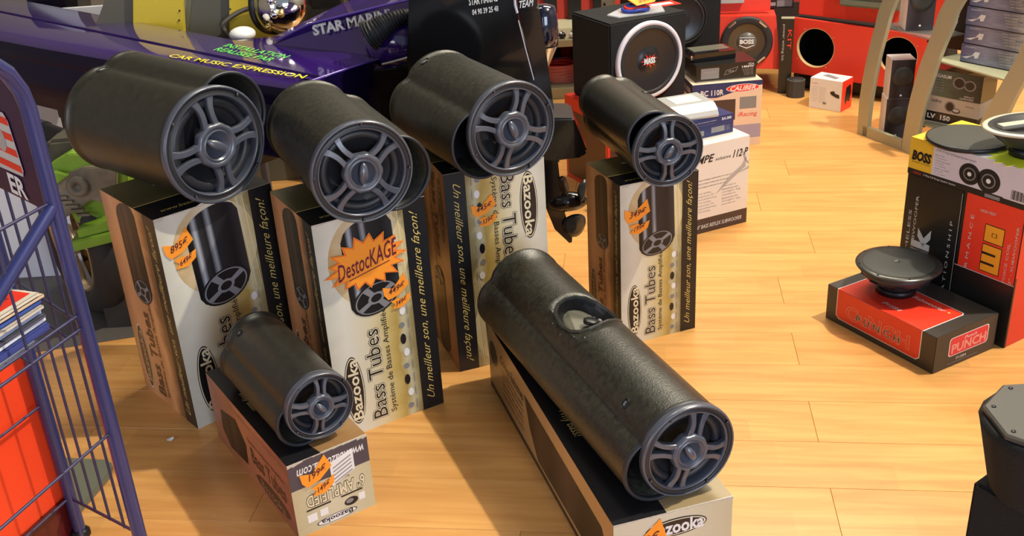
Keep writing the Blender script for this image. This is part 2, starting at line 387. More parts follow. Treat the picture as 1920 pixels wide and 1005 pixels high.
def logo(F, u, v, a, b, rot=90, l=3, txt='Bazooka'):
    F.oval(u, v, a, b, DRK, l); F.oval(u, v, a*.93, b*.965, CREAM, l+1); F.oval(u, v, a*.84, b*.93, DRK, l+2)
    if rot == 90:
        F.text(txt, u-a*.50, v-b*.86, u+a*.52, v+b*.90, CREAM, l+3, 90, off=.02)
    else: F.text(txt, u-a*.86, v-b*.5, u+a*.9, v+b*.52, WHT, l+3, 0, off=.02)
def tube_pic(F, u, v, wd, ht, slant, m, l=4, face=True):
    """printed photograph of a bass tube, leaning"""
    asp = F.W/F.H
    pts = []; a0 = wd/2; b0 = wd/2*asp*.55
    for i in range(13): t = PI*i/12; pts.append((a0*math.cos(t), ht/2+b0*math.sin(t)))
    for i in range(13): t = PI+PI*i/12; pts.append((a0*math.cos(t), -ht/2+b0*math.sin(t)))
    sh = lambda x, y: (u+x-slant*y*1.0, v+y+x*.18*asp)
    # quads across so the gradient follows the slanted body
    n = 14
    for i in range(n):
        x0, x1 = -a0+2*a0*i/n, -a0+2*a0*(i+1)/n
        f = lambda x: b0*math.sqrt(max(0, 1-(x/a0)**2))
        q = [sh(x0, -ht/2-f(x0)), sh(x1, -ht/2-f(x1)), sh(x1, ht/2+f(x1)), sh(x0, ht/2+f(x0))]
        F.mb.add([F.pt(*p, l) for p in q], [(0, 1, 2, 3)], m, [(i/n, 0), ((i+1)/n, 0), ((i+1)/n, 1), (i/n, 1)])
    if face:
        cu, cv = -a0*.0, -ht/2
        for sc_, mm, k in ((.93, DRK, 1), (.84, GRY, 2), (.78, DRK, 3), (.33, GRY, 4), (.22, DRK, 5)):
            F.poly([sh(a0*sc_*math.cos(t)+cu, b0*1.25*sc_*math.sin(t)+cv) for t in [2*PI*i/28 for i in range(28)]], mm, l+k)
        for k in range(4):
            a = .5+PI/2*k
            q = [(.33, a-.35), (.8, a-.17), (.8, a+.17), (.33, a+.35)]
            F.poly([sh(a0*r_*math.cos(t)+cu, b0*1.25*r_*math.sin(t)+cv) for r_, t in q], GRY, l+6)
def tall_art(F, side=False):
    bgm = SIDEBG if side else FRONTBG
    F.rect(0, 0, 1, 1, bgm, 1)
    if not side:
        F.oval(.45, .80, .36, .21, GLOW, 2)
        for k, x in enumerate((.685, .70, .735, .75)):
            F.poly([(x-.02, .99), (x+.008-.02, .99), (x+.03+.004, .56), (x+.03, .56)], CREAM if k % 2 else GOLDT, 3)
    F.rect(.795, 0, 1, 1, DRK, 3)
    lt = GOLDT
    F.text('Un meilleur son, une meilleure façon!', .845, .05, .935, .955, lt, 5, 90, shear=.6, off=-.006)
    tube_pic(F, .46, .765, .46 if not side else .36, .30 if not side else .36, .07 if not side else .05, TUBEPIC if not side else TUBEDRK, 5, face=True)
    if not side:
        logo(F, .175, .215, .09, .165)
        F.text('Bass Tubes', .315, .045, .45, .475, DRK, 4, 90, off=.055)
        F.text('Bass Tubes', .315, .045, .45, .475, CREAM, 5, 90, off=.035)
        F.text('Bass Tubes', .315, .045, .45, .475, DRK, 6, 90, off=-.002)
        F.text('Système de Basses Amplifiées', .485, .05, .555, .575, DRK, 5, 90)
        for k in range(8):
            y = .05+.067*k; F.oval(.68+.012*math.sin(k*2), y, .028, .014+.006*(k % 3), (GRY, WHT, DRK)[k % 3], 5, 9)
            F.rect(.735, y-.022, .742, y+.022, GRY, 5)
    else:
        F.oval(.17, .20, .085, .17, CREAM, 4); F.oval(.17, .20, .078, .162, pm('side_ink_dark', (.10, .05, .025), .35), 5)
        F.text('Bazooka', .13, .07, .21, .34, pm('side_ink_light', (.42, .27, .14), .35), 6, 90, off=.02)
        F.text('Bass Tubes', .32, .04, .45, .47, pm('side_ink_dark', (.10, .05, .025), .35), 5, 90, off=.02)
        F.text('Système de Basses Amplifiées', .49, .05, .55, .57, pm('side_ink_dark', (.10, .05, .025), .35), 5, 90)
def price_tag(parent, F_, u, v, sz_, t1, t2, tilt=0, name='price_tag'):
    """two fluorescent cut-out arrows; sz in metres"""
    mb = MB(); N = F_.N; sz = sz_*1.12
    def put(pts, m, k, th=.0008):
        P = [F_.o+F_.U*(u*F_.W+x*sz)+F_.V*(v*F_.H+y*sz)+N*(.0026+k*.0003) for x, y in [(x*math.cos(tilt)-y*math.sin(tilt), x*math.sin(tilt)+y*math.cos(tilt)) for x, y in pts]]
        mb.prism(P, -N*th, m)
    put([(-.5, .35), (-.12, .18), (.40, .62), (.52, .12), (.05, -.15), (-.38, -.20), (-.50, .02)][::-1][::-1], ORG, 0)
    put([(-.30, -.30), (.02, -.26), (.10, -.34), (.50, -.22), (.42, -.50), (.08, -.68), (-.32, -.60), (-.16, -.46)], ORG, 1)
    for tx, x0, y0, x1, y1 in ((t1, -.34, -.02, .36, .22), (t2, -.18, -.56, .32, -.36)):
        vs, fs = glyphs(tx, .3, .01); xa = max(p[0] for p in vs); yb = max(p[1] for p in vs)
        P = []
        for x, y in vs:
            X = x0+(x1-x0)*x/xa; Y = y0+(y1-y0)*y/yb+.16*(X-x0)
            X, Y = X*math.cos(tilt)-Y*math.sin(tilt), X*math.sin(tilt)+Y*math.cos(tilt)
            P.append(F_.o+F_.U*(u*F_.W+X*sz)+F_.V*(v*F_.H+Y*sz)+N*.0034)
        mb.add(P, fs, INK)
    o = mb.build(name, parent); o['label'] = 'fluorescent orange handwritten price tag'; return o
def torn(mb, w, h, seed, n=26):
    """whitened, frayed paper along the front upper edge"""
    rn = random.Random(seed)
    for i in range(n):
        u = w*(i/n)**1.0; q = .001+.004*rn.random()*(2.2 if i < 3 or i > n-3 else .6)
        mb.prism([(u, -.0006, h-q), (u+w/n*1.05, -.0006, h-q*.6), (u+w/n*1.05, -.0006, h+.0004), (u, -.0006, h+.0004)], (0, .003, 0), KRAFT)
def tall_box(label, x, y, yaw, w, d, h, flip=False, tag_=None, star=False, seed=1):
    t = thing('speaker_carton', label, 'box', (x, y, 0), yaw, 'tall cartons standing under the bass tubes')
    carton(t, w, d, h, CB)
    F = boxface('front', w, d, h, flip); tall_art(F); F.done('printed_front', t)
    G = boxface('left', w, d, h, flip)
    tall_art(G, True); G.done('printed_side', t)
    T = boxface('top', w, d, h); T.rect(0, 0, 1, 1, TOPBG, 1); T.rect(0, 0, 1, .36, DRK, 2); T.rect(0, .355, 1, .37, GOLDT, 3)
    T.text('www.bazooka.com', .12, .10, .62, .16, GOLDT, 3, 0, shear=.3); T.oval(.42, .72, .10, .045, GRY, 3); T.oval(.42, .72, .085, .034, WHT, 4); T.text('10"', .50, .54, .60, .60, GRY, 4)
    T.done('printed_top', t)
    mb = MB(); torn(mb, w, h, seed); mb.build('worn_edge', t)
    if tag_: price_tag(t, boxface('front', w, d, h), *tag_)
    return t
tA = tall_box('tall gold speaker carton with a floor-glow tint on its side, leftmost, under the biggest tube', -.771, 2.136, .712, .291, .285, .542, tag_=(.155, .845, .062, '895€', '649€', .12), seed=2)
tB = tall_box('tall gold speaker carton with the big orange Destockage starburst', -.416, 2.055, .522, .266, .253, .54, tag_=(.66, .615, .056, '449€', '349€', .1), seed=3)
tC = tall_box('upside-down tall speaker carton with black lettered strip on its left edge', -.148, 2.327, .33, .254, .253, .535, flip=True, tag_=(.37, .80, .055, '445€', '339€', .1), seed=4)
tD = tall_box('smaller tall speaker carton standing nearest the white subwoofer carton', .274, 2.405, .358, .22, .191, .45, tag_=(.21, .80, .062, '349€', '199€', 0), seed=5)
# starburst on the second carton
F = boxface('front', .266, .253, .54)
mb = MB()
def burst(s, k, m, th=.0007):
    pts = []
    rn = random.Random(11)
    n = 17
    for i in range(2*n):
        a = 2*PI*i/(2*n)+.07; q = 1 if i % 2 else .70+.04*rn.random()
        if i % 2: q *= .93+.12*rn.random()
        pts.append((math.cos(a)*.097*q*s, math.sin(a)*.066*q*s))
    P = []
    for x, y in pts:
        x, y = x*math.cos(.10)-y*math.sin(.10), x*math.sin(.10)+y*math.cos(.10)
        P.append(F.o+F.U*(.112+x)+F.V*(.425+y)+F.N*(.004+k*.0004))
    mb.prism(P, -F.N*th, m)
burst(1.02, 0, ORG); burst(.975, 1, ORGR); burst(.935, 2, ORG)
def burst_text(t, x0, y0, x1, y1, m, sl=.22):
    vs, fs = glyphs(t, .15, .008); xa = max(p[0] for p in vs); ya_ = max(p[1] for p in vs)
    mb.add([F.o+F.U*(x0+(x1-x0)*x/xa)+F.V*(y0+(y1-y0)*y/ya_+sl*(x1-x0)*x/xa)+F.N*.0056 for x, y in vs], fs, m)
burst_text('DestocKAGE', .040, .395, .186, .435, pm('marker_maroon', (.16, .01, .03), .5))
burst_text('______', .066, .390, .166, .392, pm('marker_maroon', (.16, .01, .03), .5))
o = mb.build('starburst_sign', tB); o['label'] = 'orange starburst sign lettered Destockage by hand'

# small lying carton (6 inch)
def fr_small(t, w, d, h):
    G1 = ramp('gold_end', [(0, (.55, .50, .32)), (.5, (.62, .58, .42)), (1, (.50, .44, .26))], noise=.1)
    F = boxface('front', w, d, h, True)
    F.rect(0, 0, 1, 1, G1, 1); F.rect(0, 0, 1, .36, pm('slate_print', (.07, .06, .08), .35), 2)
    F.text('www.bazooka.com', .06, .10, .90, .22, WHT, 3, 0, shear=.3, off=.01)
    F.text('6" AMPLIFIED', .10, .50, .84, .66, DRK, 3, 0, off=.05); F.text('6" AMPLIFIED', .10, .50, .84, .66, CREAM, 4, 0, off=.012)
    F.text('Système de basses', .28, .415, .64, .455, DRK, 3); 
    F.oval(.30, .80, .09, .055, DRK, 3, 18); F.oval(.32, .79, .05, .03, GRY, 4, 12)
    F.rect(.14, .68, .42, .70, DRK, 3); F.rect(.55, .68, .86, .70, DRK, 3)
    F.rect(.60, .74, .70, .84, WHT, 3); F.rect(.74, .75, .86, .86, WHT, 3); F.rect(.12, .74, .20, .84, WHT, 3)
    F.oval(.50, .925, .26, .05, DRK, 3); F.oval(.50, .925, .245, .044, WHT, 4); F.text('Bazooka', .30, .895, .70, .955, DRK, 5, off=.02)
    F.done('printed_end', t)
    S = boxface('left', w, d, h); S.rect(0, 0, 1, 1, FLOORGLOW, 1)
    S.poly([(.12, .30), (.14, .62), (.36, .76), (.46, .52), (.44, .20), (.20, .12)], TUBEDRK, 3)
    cd = pm('side_ink_dark', (.10, .05, .025), .35); cl = pm('side_ink_light', (.42, .27, .14), .35)
    S.text('Un meilleur son, une meilleure façon!', .30, .84, .97, .93, cl, 3, 0, shear=.4)
    S.text('Bass Tubes', .52, .36, .92, .58, cd, 3, 0, off=.02); S.text('Système de Basses Amplifiées', .50, .62, .93, .70, cd, 3)
    S.oval(.74, .18, .2, .11, cd, 3); S.text('Bazooka', .60, .11, .88, .24, cl, 4)
    S.done('printed_side', t)
    T = boxface('top', w, d, h); T.rect(0, 0, 1, 1, ramp('gold_top_small', [(0, (.30, .16, .06)), (.5, (.50, .33, .15)), (1, (.36, .2, .08))], axis='Y', noise=.3, nscale=(3, 8)), 1); T.poly([(0, 0), (.42, 0), (.36, .12), (.33, .3), (.33, 1), (0, 1)], DRK, 2)
    T.text('Why Bass?', .12, .5, .2, .7, GOLDT, 3, -90); T.done('printed_top', t)
tE = thing('speaker_carton', 'short lying carton with upside-down 6" AMPLIFIED end panel', 'box', (-.464, 1.714, 0), .575)
carton(tE, .175, .458, .177, CB); fr_small(tE, .175, .458, .177)
F = boxface('front', .175, .458, .177)
mb = MB(); P = [F.pt(.50, .50, 5), F.pt(.80, .62, 5), F.pt(.80, .90, 5), F.pt(.50, .82, 5)]
mb.prism(P, -F.N*.0006, WHT)
for k in range(5): mb.add([F.pt(.53, .53+.05*k+.0, 6.5), F.pt(.77, .62+.05*k, 6.5), F.pt(.77, .635+.05*k, 6.5), F.pt(.53, .545+.05*k, 6.5)], [(0, 1, 2, 3)], GRY)
o = mb.build('stock_label', tE); o['label'] = 'white printed stock sticker'
price_tag(tE, F, .33, .72, .060, '199€', '149€', .15)
mb = MB(); torn(mb, .175, .177, 6, 16); mb.build('worn_edge', tE)

# long lying carton
tF = thing('speaker_carton', 'long lying gold and black carton in the foreground under the longest tube', 'box', (.15, 1.475, 0), .272)
w, d, h = .232, .814, .18; carton(tF, w, d, h, CB)
F = boxface('front', w, d, h)
F.rect(0, 0, 1, 1, ramp('gold_end_long', [(0, (.62, .58, .44)), (.5, (.66, .62, .48)), (1, (.58, .52, .34))], noise=.08), 1)
F.oval(.52, .80, .26, .11, DRK, 3); F.oval(.52, .80, .25, .095, pm('cream_light', (.8, .76, .6), .4), 4); F.oval(.52, .80, .235, .085, DRK, 5); F.text('Bazooka', .31, .73, .75, .88, WHT, 6, off=.03)
tube_pic(F, .50, .38, .22, .32, .9, TUBEPIC, 4); F.rect(0, 0, 1, .1, DRK, 3)
F.done('printed_end', tF)
price_tag(tF, F, .25, .66, .075, '599€', '499€', .05)
S = boxface('left', w, d, h)
S.rect(0, 0, 1, 1, ramp('gold_side_long', [(0, (.40, .30, .15)), (.15, (.36, .22, .10)), (.45, (.46, .29, .13)), (.7, (.58, .36, .15)), (1, (.50, .30, .12))], noise=.12, nscale=(10, 4)), 1)
S.rect(0, 0, 1, .08, DRK, 2)
S.poly([(.36, .80), (.93, .74), (.98, .40), (.93, .14), (.46, .12), (.40, .40)], TUBEDRK, 3)
S.oval(.055, .62, .04, .18, DRK, 3); S.text('Golden Extremes', .13, .66, .35, .80, DRK, 3, off=.01)
for k in range(5): S.text(('bass tubes for car audio', 'amplified bass system')[k % 2], .14, .56-.09*k, .34, .61-.09*k, pm('side_ink_dark', (.10, .05, .025), .35), 3)
S.done('printed_side', tF)
T = boxface('top', w, d, h); T.rect(0, 0, 1, 1, ramp('gold_top_long', [(0, (.34, .25, .13)), (.4, (.42, .34, .2)), (1, (.30, .22, .12))], axis='Y', noise=.2, nscale=(4, 12)), 1)
T.rect(0, 0, .44, 1, DRK, 2); T.text('Why Bass?', .10, .34, .22, .47, GOLDT, 3, -90); T.text('Golden Extremes', .13, .66, .23, .84, GOLDT, 3, -90)
for k in range(4): T.text('more bass for every system', .27+.04*k, .36, .29+.04*k, .47, GOLDT, 3, -90)
T.done('printed_top', tF)
mb = MB(); torn(mb, w, h, 9, 20); mb.build('worn_edge', tF)

# ------------------------------------------------------------------ the six bass tubes
bass_tube('widest black bass tube, on the leftmost tall carton', (-.643, 2.234), .131, R_(49.1), .392, R_(39.7), .48, .84, R_(97), R_(-35), .5425, badge=(R_(98), .36))
bass_tube('black bass tube above the orange Destockage carton', (-.302, 2.072), .110, R_(24), .365, R_(-16.6), .57, .86, R_(40), R_(82), .5405, badge=(R_(200), .1), mat_=SHELLR)
bass_tube('black bass tube on the upside-down tall carton', (.011, 2.307), .111, R_(26.9), .360, R_(200.1), .51, .85, R_(68), R_(108), .5355, badge=(R_(118), .33), mat_=SHELLR)
bass_tube('slim black bass tube in front of the white-ringed subwoofer', (.383, 2.397), .090, R_(14.1), .350, R_(134.8), .42, .82, R_(90), R_(52), .4505, badge=(R_(70), .20))
bass_tube('smallest black bass tube, on the short lying carton', (-.406, 1.802), .073, R_(32.6), .322, R_(219.9), .52, .85, R_(80), R_(-52), .1775, badge=(R_(130), .28))
tl, prof, zc, sh = bass_tube('longest black bass tube with a teardrop control recess on top', (.286, 1.558), .093, R_(20.8), .734, R_(208.8), .52, .85, R_(72), R_(118), .1805, badge=(R_(140), .09), mat_=SHELLR, cut=True)
# teardrop recess in the long tube
def tear(sc_=1, off=0):
    """outline in (angle, y): wide at the back-left, tip front-right"""
    K = [(126, .425), (121, .445), (112, .457), (100, .462), (86, .460), (72, .452), (58, .435), (47, .412), (41, .385), (44, .362), (58, .350), (75, .337), (92, .326), (106, .325), (118, .335), (126, .355), (130, .390)]
    cA = sum(k[0] for k in K)/len(K); cY = sum(k[1] for k in K)/len(K)
    return [(R_(cA+(a-cA)*sc_), cY+(y-cY)*sc_) for a, y in K]
def pol(a, y, q): return Vector((q*math.cos(a), y, q*math.sin(a)+zc))
try:
    T1 = tear(); cutm = MB()
    cutm.rings([[pol(a, y, .052) for a, y in T1], [pol(a, y, .14) for a, y in T1]], BLK, smooth=False)
    co = cutm.build('cutter', tl)
    bz_ = bmesh.new(); bz_.from_mesh(co.data); bmesh.ops.remove_doubles(bz_, verts=bz_.verts, dist=1e-6); bmesh.ops.recalc_face_normals(bz_, faces=bz_.faces); bz_.to_mesh(co.data); bz_.free()
    md_ = sh.modifiers.new('b', 'BOOLEAN'); md_.object = co; md_.operation = 'DIFFERENCE'; md_.solver = 'EXACT'
    dg = bpy.context.evaluated_depsgraph_get(); nm = bpy.data.meshes.new_from_object(sh.evaluated_get(dg)); sh.modifiers.clear(); 
    print('BOOLEAN', len(sh.data.polygons), len(nm.polygons)); sh.data = nm
    bpy.data.objects.remove(co)
except Exception as ex: print('BOOL', ex)
mb = MB(); T1 = tear(.985)
D_ = pm('recess_plate', (.12, .115, .085), .42); DR = pm('recess_rim', (.035, .035, .028), .4)
flo = [pol(a, y, .058) for a, y in T1]; rim = [pol(a, y, prof(a)+.001) for a, y in T1]
mb.rings([rim, [pol(a, y, .075) for a, y in T1], flo], BLK, False, False, smooth=False); mb.add(flo, [list(range(len(flo)))[::-1]], D_); cup = mb.build('recess_cup', tl)
mb = MB(); ro = tear(1.07); ri = tear(.97)
mb.rings([[pol(a, y, prof(a)-.001) for a, y in ro], [pol(a, y, prof(a)+.0026) for a, y in tear(1.045)], [pol(a, y, prof(a)+.0026) for a, y in ri], [pol(a, y, prof(a)-.004) for a, y in ri]], DR, False, False, smooth=False); mb.build('recess_rim', tl)
mb = MB(); mb.lathe([(.016, 0), (.016, .006), (.013, .008), (.0002, .008)], BLK, c=(0, 0, 0), ax='z', n=24); o = mb.build('level_knob', cup); o.location = pol(R_(80), .392, .058); o.rotation_euler = (0, R_(10), 0)
for k, (a, y) in enumerate(((62, .385), (56, .40), (68, .405))):
    mb = MB(); mb.lathe([(.005, 0), (.005, .006), (.003, .008), (.0002, .008)], (SCR, GRY)[k % 2], ax='z', n=12); o = mb.build('terminal_screw', cup); o.location = pol(R_(a), y, .058); o.rotation_euler = (0, R_(90-a), 0)
for a, y in ((137, .42), (140, .375), (129, .335), (120, .31)):
    mb = MB(); mb.lathe([(.0026, 0), (.0022, .0010), (.0002, .0013)], SCR, ax='z', n=10); o = mb.build('rivet', tl); o.location = pol(R_(a), y, prof(R_(a))+.0003); o.rotation_euler = (0, R_(90-a), 0)
# ------------------------------------------------------------------ right side: stacked cartons with the woofer
t = thing('woofer_carton', 'flat dark grey carton with wrapped red panel under the face-up woofer', 'box', (1.003, 2.182, 0), .492)
w, d, h = .220, .356, .101; DG = pm('dark_grey_card', (.045, .038, .032), .38); carton(t, w, d, h, DG)
def rr_(F, u0, v0, u1, v1, m, l, q=.03):
    a = F.W/F.H; pts = []
    for cx, cy, s in ((u1-q, v1-q*a, 0), (u0+q, v1-q*a, 1), (u0+q, v0+q*a, 2), (u1-q, v0+q*a, 3)):
        for i in range(5): tt = PI/2*(s+i/4); pts.append((cx+q*math.cos(tt), cy+q*a*math.sin(tt)))
    F.poly(pts, m, l)
REDC = pm('red_card', (.80, .045, .02), .33)
T = boxface('top', w, d, h)
T.poly([(0, .115), (.64, .115), (.68, .13), (.68, .88), (.64, .90), (0, .90)], WHT, 2); T.poly([(0, .122), (.63, .122), (.67, .137), (.67, .873), (.63, .893), (0, .893)], REDC, 3)
T.text('P1S84', .13, .40, .19, .56, WHT, 5, -90, shear=.3); T.text('Subwoofer', .52, .22, .58, .50, WHT, 5, -90, shear=.3); T.oval(.55, .19, .015, .01, GOLDT, 5)
T.done('printed_top', t)
S = boxface('left', w, d, h)
S.poly([(.10, 1), (.10, .25), (.13, .16), (.85, .16), (.88, .25), (.88, 1)], WHT, 2); S.poly([(.107, 1), (.107, .26), (.137, .18), (.843, .18), (.873, .26), (.873, 1)], REDC, 3)
S.text('CuNCH', .20, .32, .78, .68, pm('pink_print', (.80, .32, .26), .4), 4, 0, off=.03); S.text('CuNCH', .20, .32, .78, .68, REDC, 5, 0, off=.005)
S.text('P U N C H', .30, .36, .70, .54, WHT, 6, 0, off=.03); S.text('P U N C H', .30, .36, .70, .54, DRK, 7, 0, off=.005)
S.done('printed_side', t)
F = boxface('front', w, d, h); rr_(F, .22, .30, .86, .82, WHT, 2, .04); rr_(F, .232, .32, .848, .80, pm('crimson_card', (.75, .03, .05), .33), 3, .035)
F.text('PUNCH', .27, .38, .82, .62, pm('pink_print', (.80, .32, .26), .4), 4, 0, off=.03); F.text('Punch', .46, .66, .66, .74, WHT, 4, shear=.3)
F.text('P1S84', .36, .16, .52, .23, WHT, 4); F.rect(.22, .10, .72, .115, GRY, 4); F.done('printed_end', t)

t = thing('woofer', 'black round woofer lying face up on the flat red and grey carton', 'speaker', (.992, 2.433, .1012), .5)
mb = MB(); mb.lathe([(.040, 0), (.050, .002), (.050, .016), (.046, .018)], BLK, ax='z', cap0=True, cap1=True); mb.build('magnet', t)
mb = MB(); mb.lathe([(.044, .018), (.05, .026), (.052, .034)], SPKD, ax='z'); mb.lathe([(.082, .046), (.090, .058), (.092, .066), (.088, .070)], SPKD, ax='z')
for k in range(8):
    a = 2*PI*k/8; c_, s_ = math.cos(a), math.sin(a)
    mb.rings([[(q*c_-hw*s_, q*s_+hw*c_, z) for q, hw, z in ((.05, .008, .030), (.086, .012, .052))]+[(q*c_+hw*s_, q*s_-hw*c_, z) for q, hw, z in ((.086, .012, .052), (.05, .008, .030))],
              [(q*c_-hw*s_, q*s_+hw*c_, z) for q, hw, z in ((.053, .008, .026), (.090, .012, .050))]+[(q*c_+hw*s_, q*s_-hw*c_, z) for q, hw, z in ((.090, .012, .050), (.053, .008, .026))]], SPKD, smooth=False)
mb.build('basket', t)
mb = MB(); mb.lathe([(.055, .03), (.08, .05)], CONE, ax='z'); mb.build('cone_back', t)
mb = MB(); mb.lathe([(.088, .068), (.104, .074), (.107, .078), (.105, .081), (.094, .0835), (.088, .083)], pm('flange_satin', (.06, .06, .055), .28, metal=.5), ax='z', n=64); mb.build('flange', t)
mb = MB(); mb.lathe([(.090, .082), (.086, .0835), (.04, .084), (.0003, .084)], pm('cone_felt', (.030, .031, .028), .6), ax='z', n=64); mb.build('cone', t)
for k in range(8):
    a = 2*PI*k/8+.2; mb = MB(); mb.lathe([(.0032, .0805), (.0032, .0833), (.0002, .0833)], BLKG, ax='z', c=(.0985*math.cos(a), .0985*math.sin(a), 0), n=10); mb.build('screw_hole', t)
mb = MB(); mb.prism([(-.012, .006, .0848), (.004, .012, .0848), (.004, .002, .0848), (-.002, -.004, .0848)], (0, 0, .0006), CHR); mb.build('badge', t)

ya_ = -1.03; un = (math.cos(ya_), math.sin(ya_)); vn = (-un[1], un[0]); q0 = (1.222-.34*un[0], 2.283-.34*un[1])
t = thing('subwoofer_carton', 'tall black subwoofer carton with white vertical lettering, left of the red one', 'box', (q0[0], q0[1], 0), ya_)
w, d, h = .169, .30, .372; BK = pm('black_card', (.012, .012, .011), .28); carton(t, w, d, h, BK)
F = boxface('front', w, d, h); PW = pm('print_grey_white', (.55, .55, .53), .4)
F.text('polk', .22, .13, .62, .61, PW, 3, 90, off=.045); F.text('TIMELESS', .10, .34, .15, .74, PW, 3, 90); F.text('12" SUBWOOFER', .20, .34, .25, .86, PW, 3, 90)
F.text('R E L A T I O N S H I P', .84, .06, .89, .76, PW, 3, 90); F.poly([(.985, .02), (.992, .02), (.992, .98), (.985, .98)], PW, 3)
F.done('printed_front', t)
t = thing('subwoofer_carton', 'red and black subwoofer carton with orange block letters', 'box', (q0[0]+.171*un[0], q0[1]+.171*un[1], 0), ya_)
carton(t, w, d, h, pm('red_card_side', (.70, .035, .02), .4))
F = boxface('front', w, d, h); F.rect(0, 0, 1, 1, BK, 1); F.rect(.05, .01, .985, 1, REDC, 2)
OP = pm('orange_block', (.85, .36, .02), .4)
def sq(u, v, a, b, hole=True):
    F.rect(u-.012, v-.006, u+a+.012, v+b+.006, DRK, 3); F.rect(u, v, u+a, v+b, OP, 4)
    if hole: F.rect(u+a*.38, v+b*.36, u+a*.66, v+b*.60, DRK, 5); F.rect(u+a*.42, v+b*.39, u+a*.62, v+b*.57, OP, 6)
sq(.42, .71, .30, .115)
F.rect(.408, .49, .732, .69, DRK, 3); F.rect(.42, .496, .72, .684, OP, 4); F.rect(.42, .545, .64, .562, DRK, 5); F.rect(.42, .615, .64, .632, DRK, 5)
F.text('P E R F O R M A N C E', .16, .16, .21, .86, PW, 4, 90); F.text('VOICE COIL', .80, .45, .84, .75, PW, 4, 90); F.text('12" - SUBWOOFER', .90, .45, .94, .88, PW, 4, 90)
F.text('HIGH PERF', .30, .90, .55, .92, PW, 4)
F.rect(0, 0, 1, .465, BK, 6); F.rect(0, .463, 1, .468, PW, 7); F.done('printed_front', t)
S = boxface('right', w, d, h); S.rect(.0, .0, .02, .52, DRK, 2); S.done('printed_side', t)

t = thing('speaker_box', 'yellow and white speaker box lying across the black and the red carton', 'box', (q0[0]-.002*un[0], q0[1]-.002*un[1], .3725), ya_)
w, d, h = .345, .20, .098; YEL = pm('yellow_card', (.78, .48, .03), .4); carton(t, w, d, h, WHT)
F = boxface('front', w, d, h); F.rect(0, .14, .205, 1, YEL, 1); F.rect(.205, .14, 1, 1, pm('lilac_card', (.66, .62, .68), .4), 1); F.rect(0, 0, 1, .14, DRK, 1); F.rect(0, 0, .80, .16, DRK, 2)
F.text('BOSS', .03, .42, .19, .66, DRK, 3, 0, off=.06, shear=.15); F.text('AUDIO SYSTEMS', .03, .34, .19, .38, DRK, 3)
F.text('4 Way Full Range Speaker System', .14, .04, .42, .10, WHT, 3); F.text('CHAOS', .05, .04, .12, .10, RED, 3)
F.text('6"x9" 4 Way Full Range Speaker System', .23, .80, .56, .88, GRY, 3)
for k in range(8): F.text(('high power handling', 'four way speaker', 'rubber surround')[k % 3], .225, .70-.07*k, .30+.05*((k*7) % 3)/2, .735-.07*k, GRY, 3)
for cu, cv, a, b in ((.52, .48, .085, .28), (.675, .45, .092, .31)):
    F.oval(cu, cv, a, b, DRK, 3); F.oval(cu, cv, a*.6, b*.6, (.0, GRY)[1], 4); F.oval(cu, cv, a*.5, b*.5, DRK, 5); F.oval(cu, cv, a*.2, b*.2, WHT, 6)
for k in range(12): F.rect(.86+.009*k, .18, .863+.009*k+.002*(k % 3), .42, DRK, 3)
F.rect(.66, .03, .78, .12, GRY, 3)
F.done('printed_front', t)
T = boxface('top', w, d, h); T.rect(0, 0, .205, 1, YEL, 1); T.rect(0, .8, .6, 1, YEL, 2); T.done('printed_top', t)

t = thing('speaker_grille', 'flat round black speaker grille lying on the yellow and white box', 'grille', (1.165, 2.515, .471), 0)
mb = MB(); mb.lathe([(.070, 0), (.097, .001), (.1005, .005), (.1005, .011), (.098, .0125)], BLK, ax='z', n=64, cap0=True); mb.build('rim', t)
mb = MB(); mb.lathe([(.0985, .0115), (.09, .0145), (.04, .016), (.0003, .016)], pm('grille_mesh', (.045, .045, .038), .55, bump=.8, bscale=900), ax='z', n=64); mb.build('mesh_cover', t)

t = thing('paper_star', 'lime yellow paper star under the oval speaker', 'sign', (1.235, 2.375, .4712), 0)
mb = MB(); pts = []
for i in range(28): a = 2*PI*i/28; q = .075 if i % 2 else .055; pts.append((q*math.cos(a), q*math.sin(a), 0))
mb.prism(pts, (0, 0, .0008), pm('fluorescent_lime', (.80, .95, .03), .6)); mb.build('star', t)
t = thing('oval_speaker', 'oval car speaker with pale rim standing on its magnet at the right edge', 'speaker', (1.262, 2.395, .4722), .2)
mb = MB(); mb.lathe([(.042, 0), (.045, .002), (.045, .02), (.04, .022)], BLK, ax='z', cap0=True, cap1=True); mb.build('magnet', t)
def ell(q, z, a=1.25, b=.9): return [(q*a*math.cos(2*PI*i/56), q*b*math.sin(2*PI*i/56), z) for i in range(56)]
mb = MB(); mb.rings([ell(.04, .022, 1, 1), ell(.05, .03), ell(.075, .055), ell(.082, .07)], SPKD); mb.build('basket', t)
mb = MB(); mb.rings([ell(.080, .069), ell(.098, .072), ell(.1, .076), ell(.096, .079), ell(.086, .078)], pm('pale_rim', (.60, .57, .46), .35, metal=.3), False, False); mb.build('rim', t)
mb = MB(); mb.rings([ell(.088, .078), ell(.082, .081), ell(.074, .077), ell(.05, .066), ell(.02, .062)], CONE, False, True); mb.build('cone', t)
mb = MB(); mb.rings([[(x, y, z) for y, z in ((-.010, .078), (.010, .078), (.012, .086), (-.012, .086))] for x in (-.09, .09)], pm('pale_rim', (.6, .57, .46), .35), smooth=False); mb.build('bridge', t)
mb = MB(); mb.sphere((0, 0, .086), .022, CHR, 16, sz=.4); mb.build('tweeter', t)

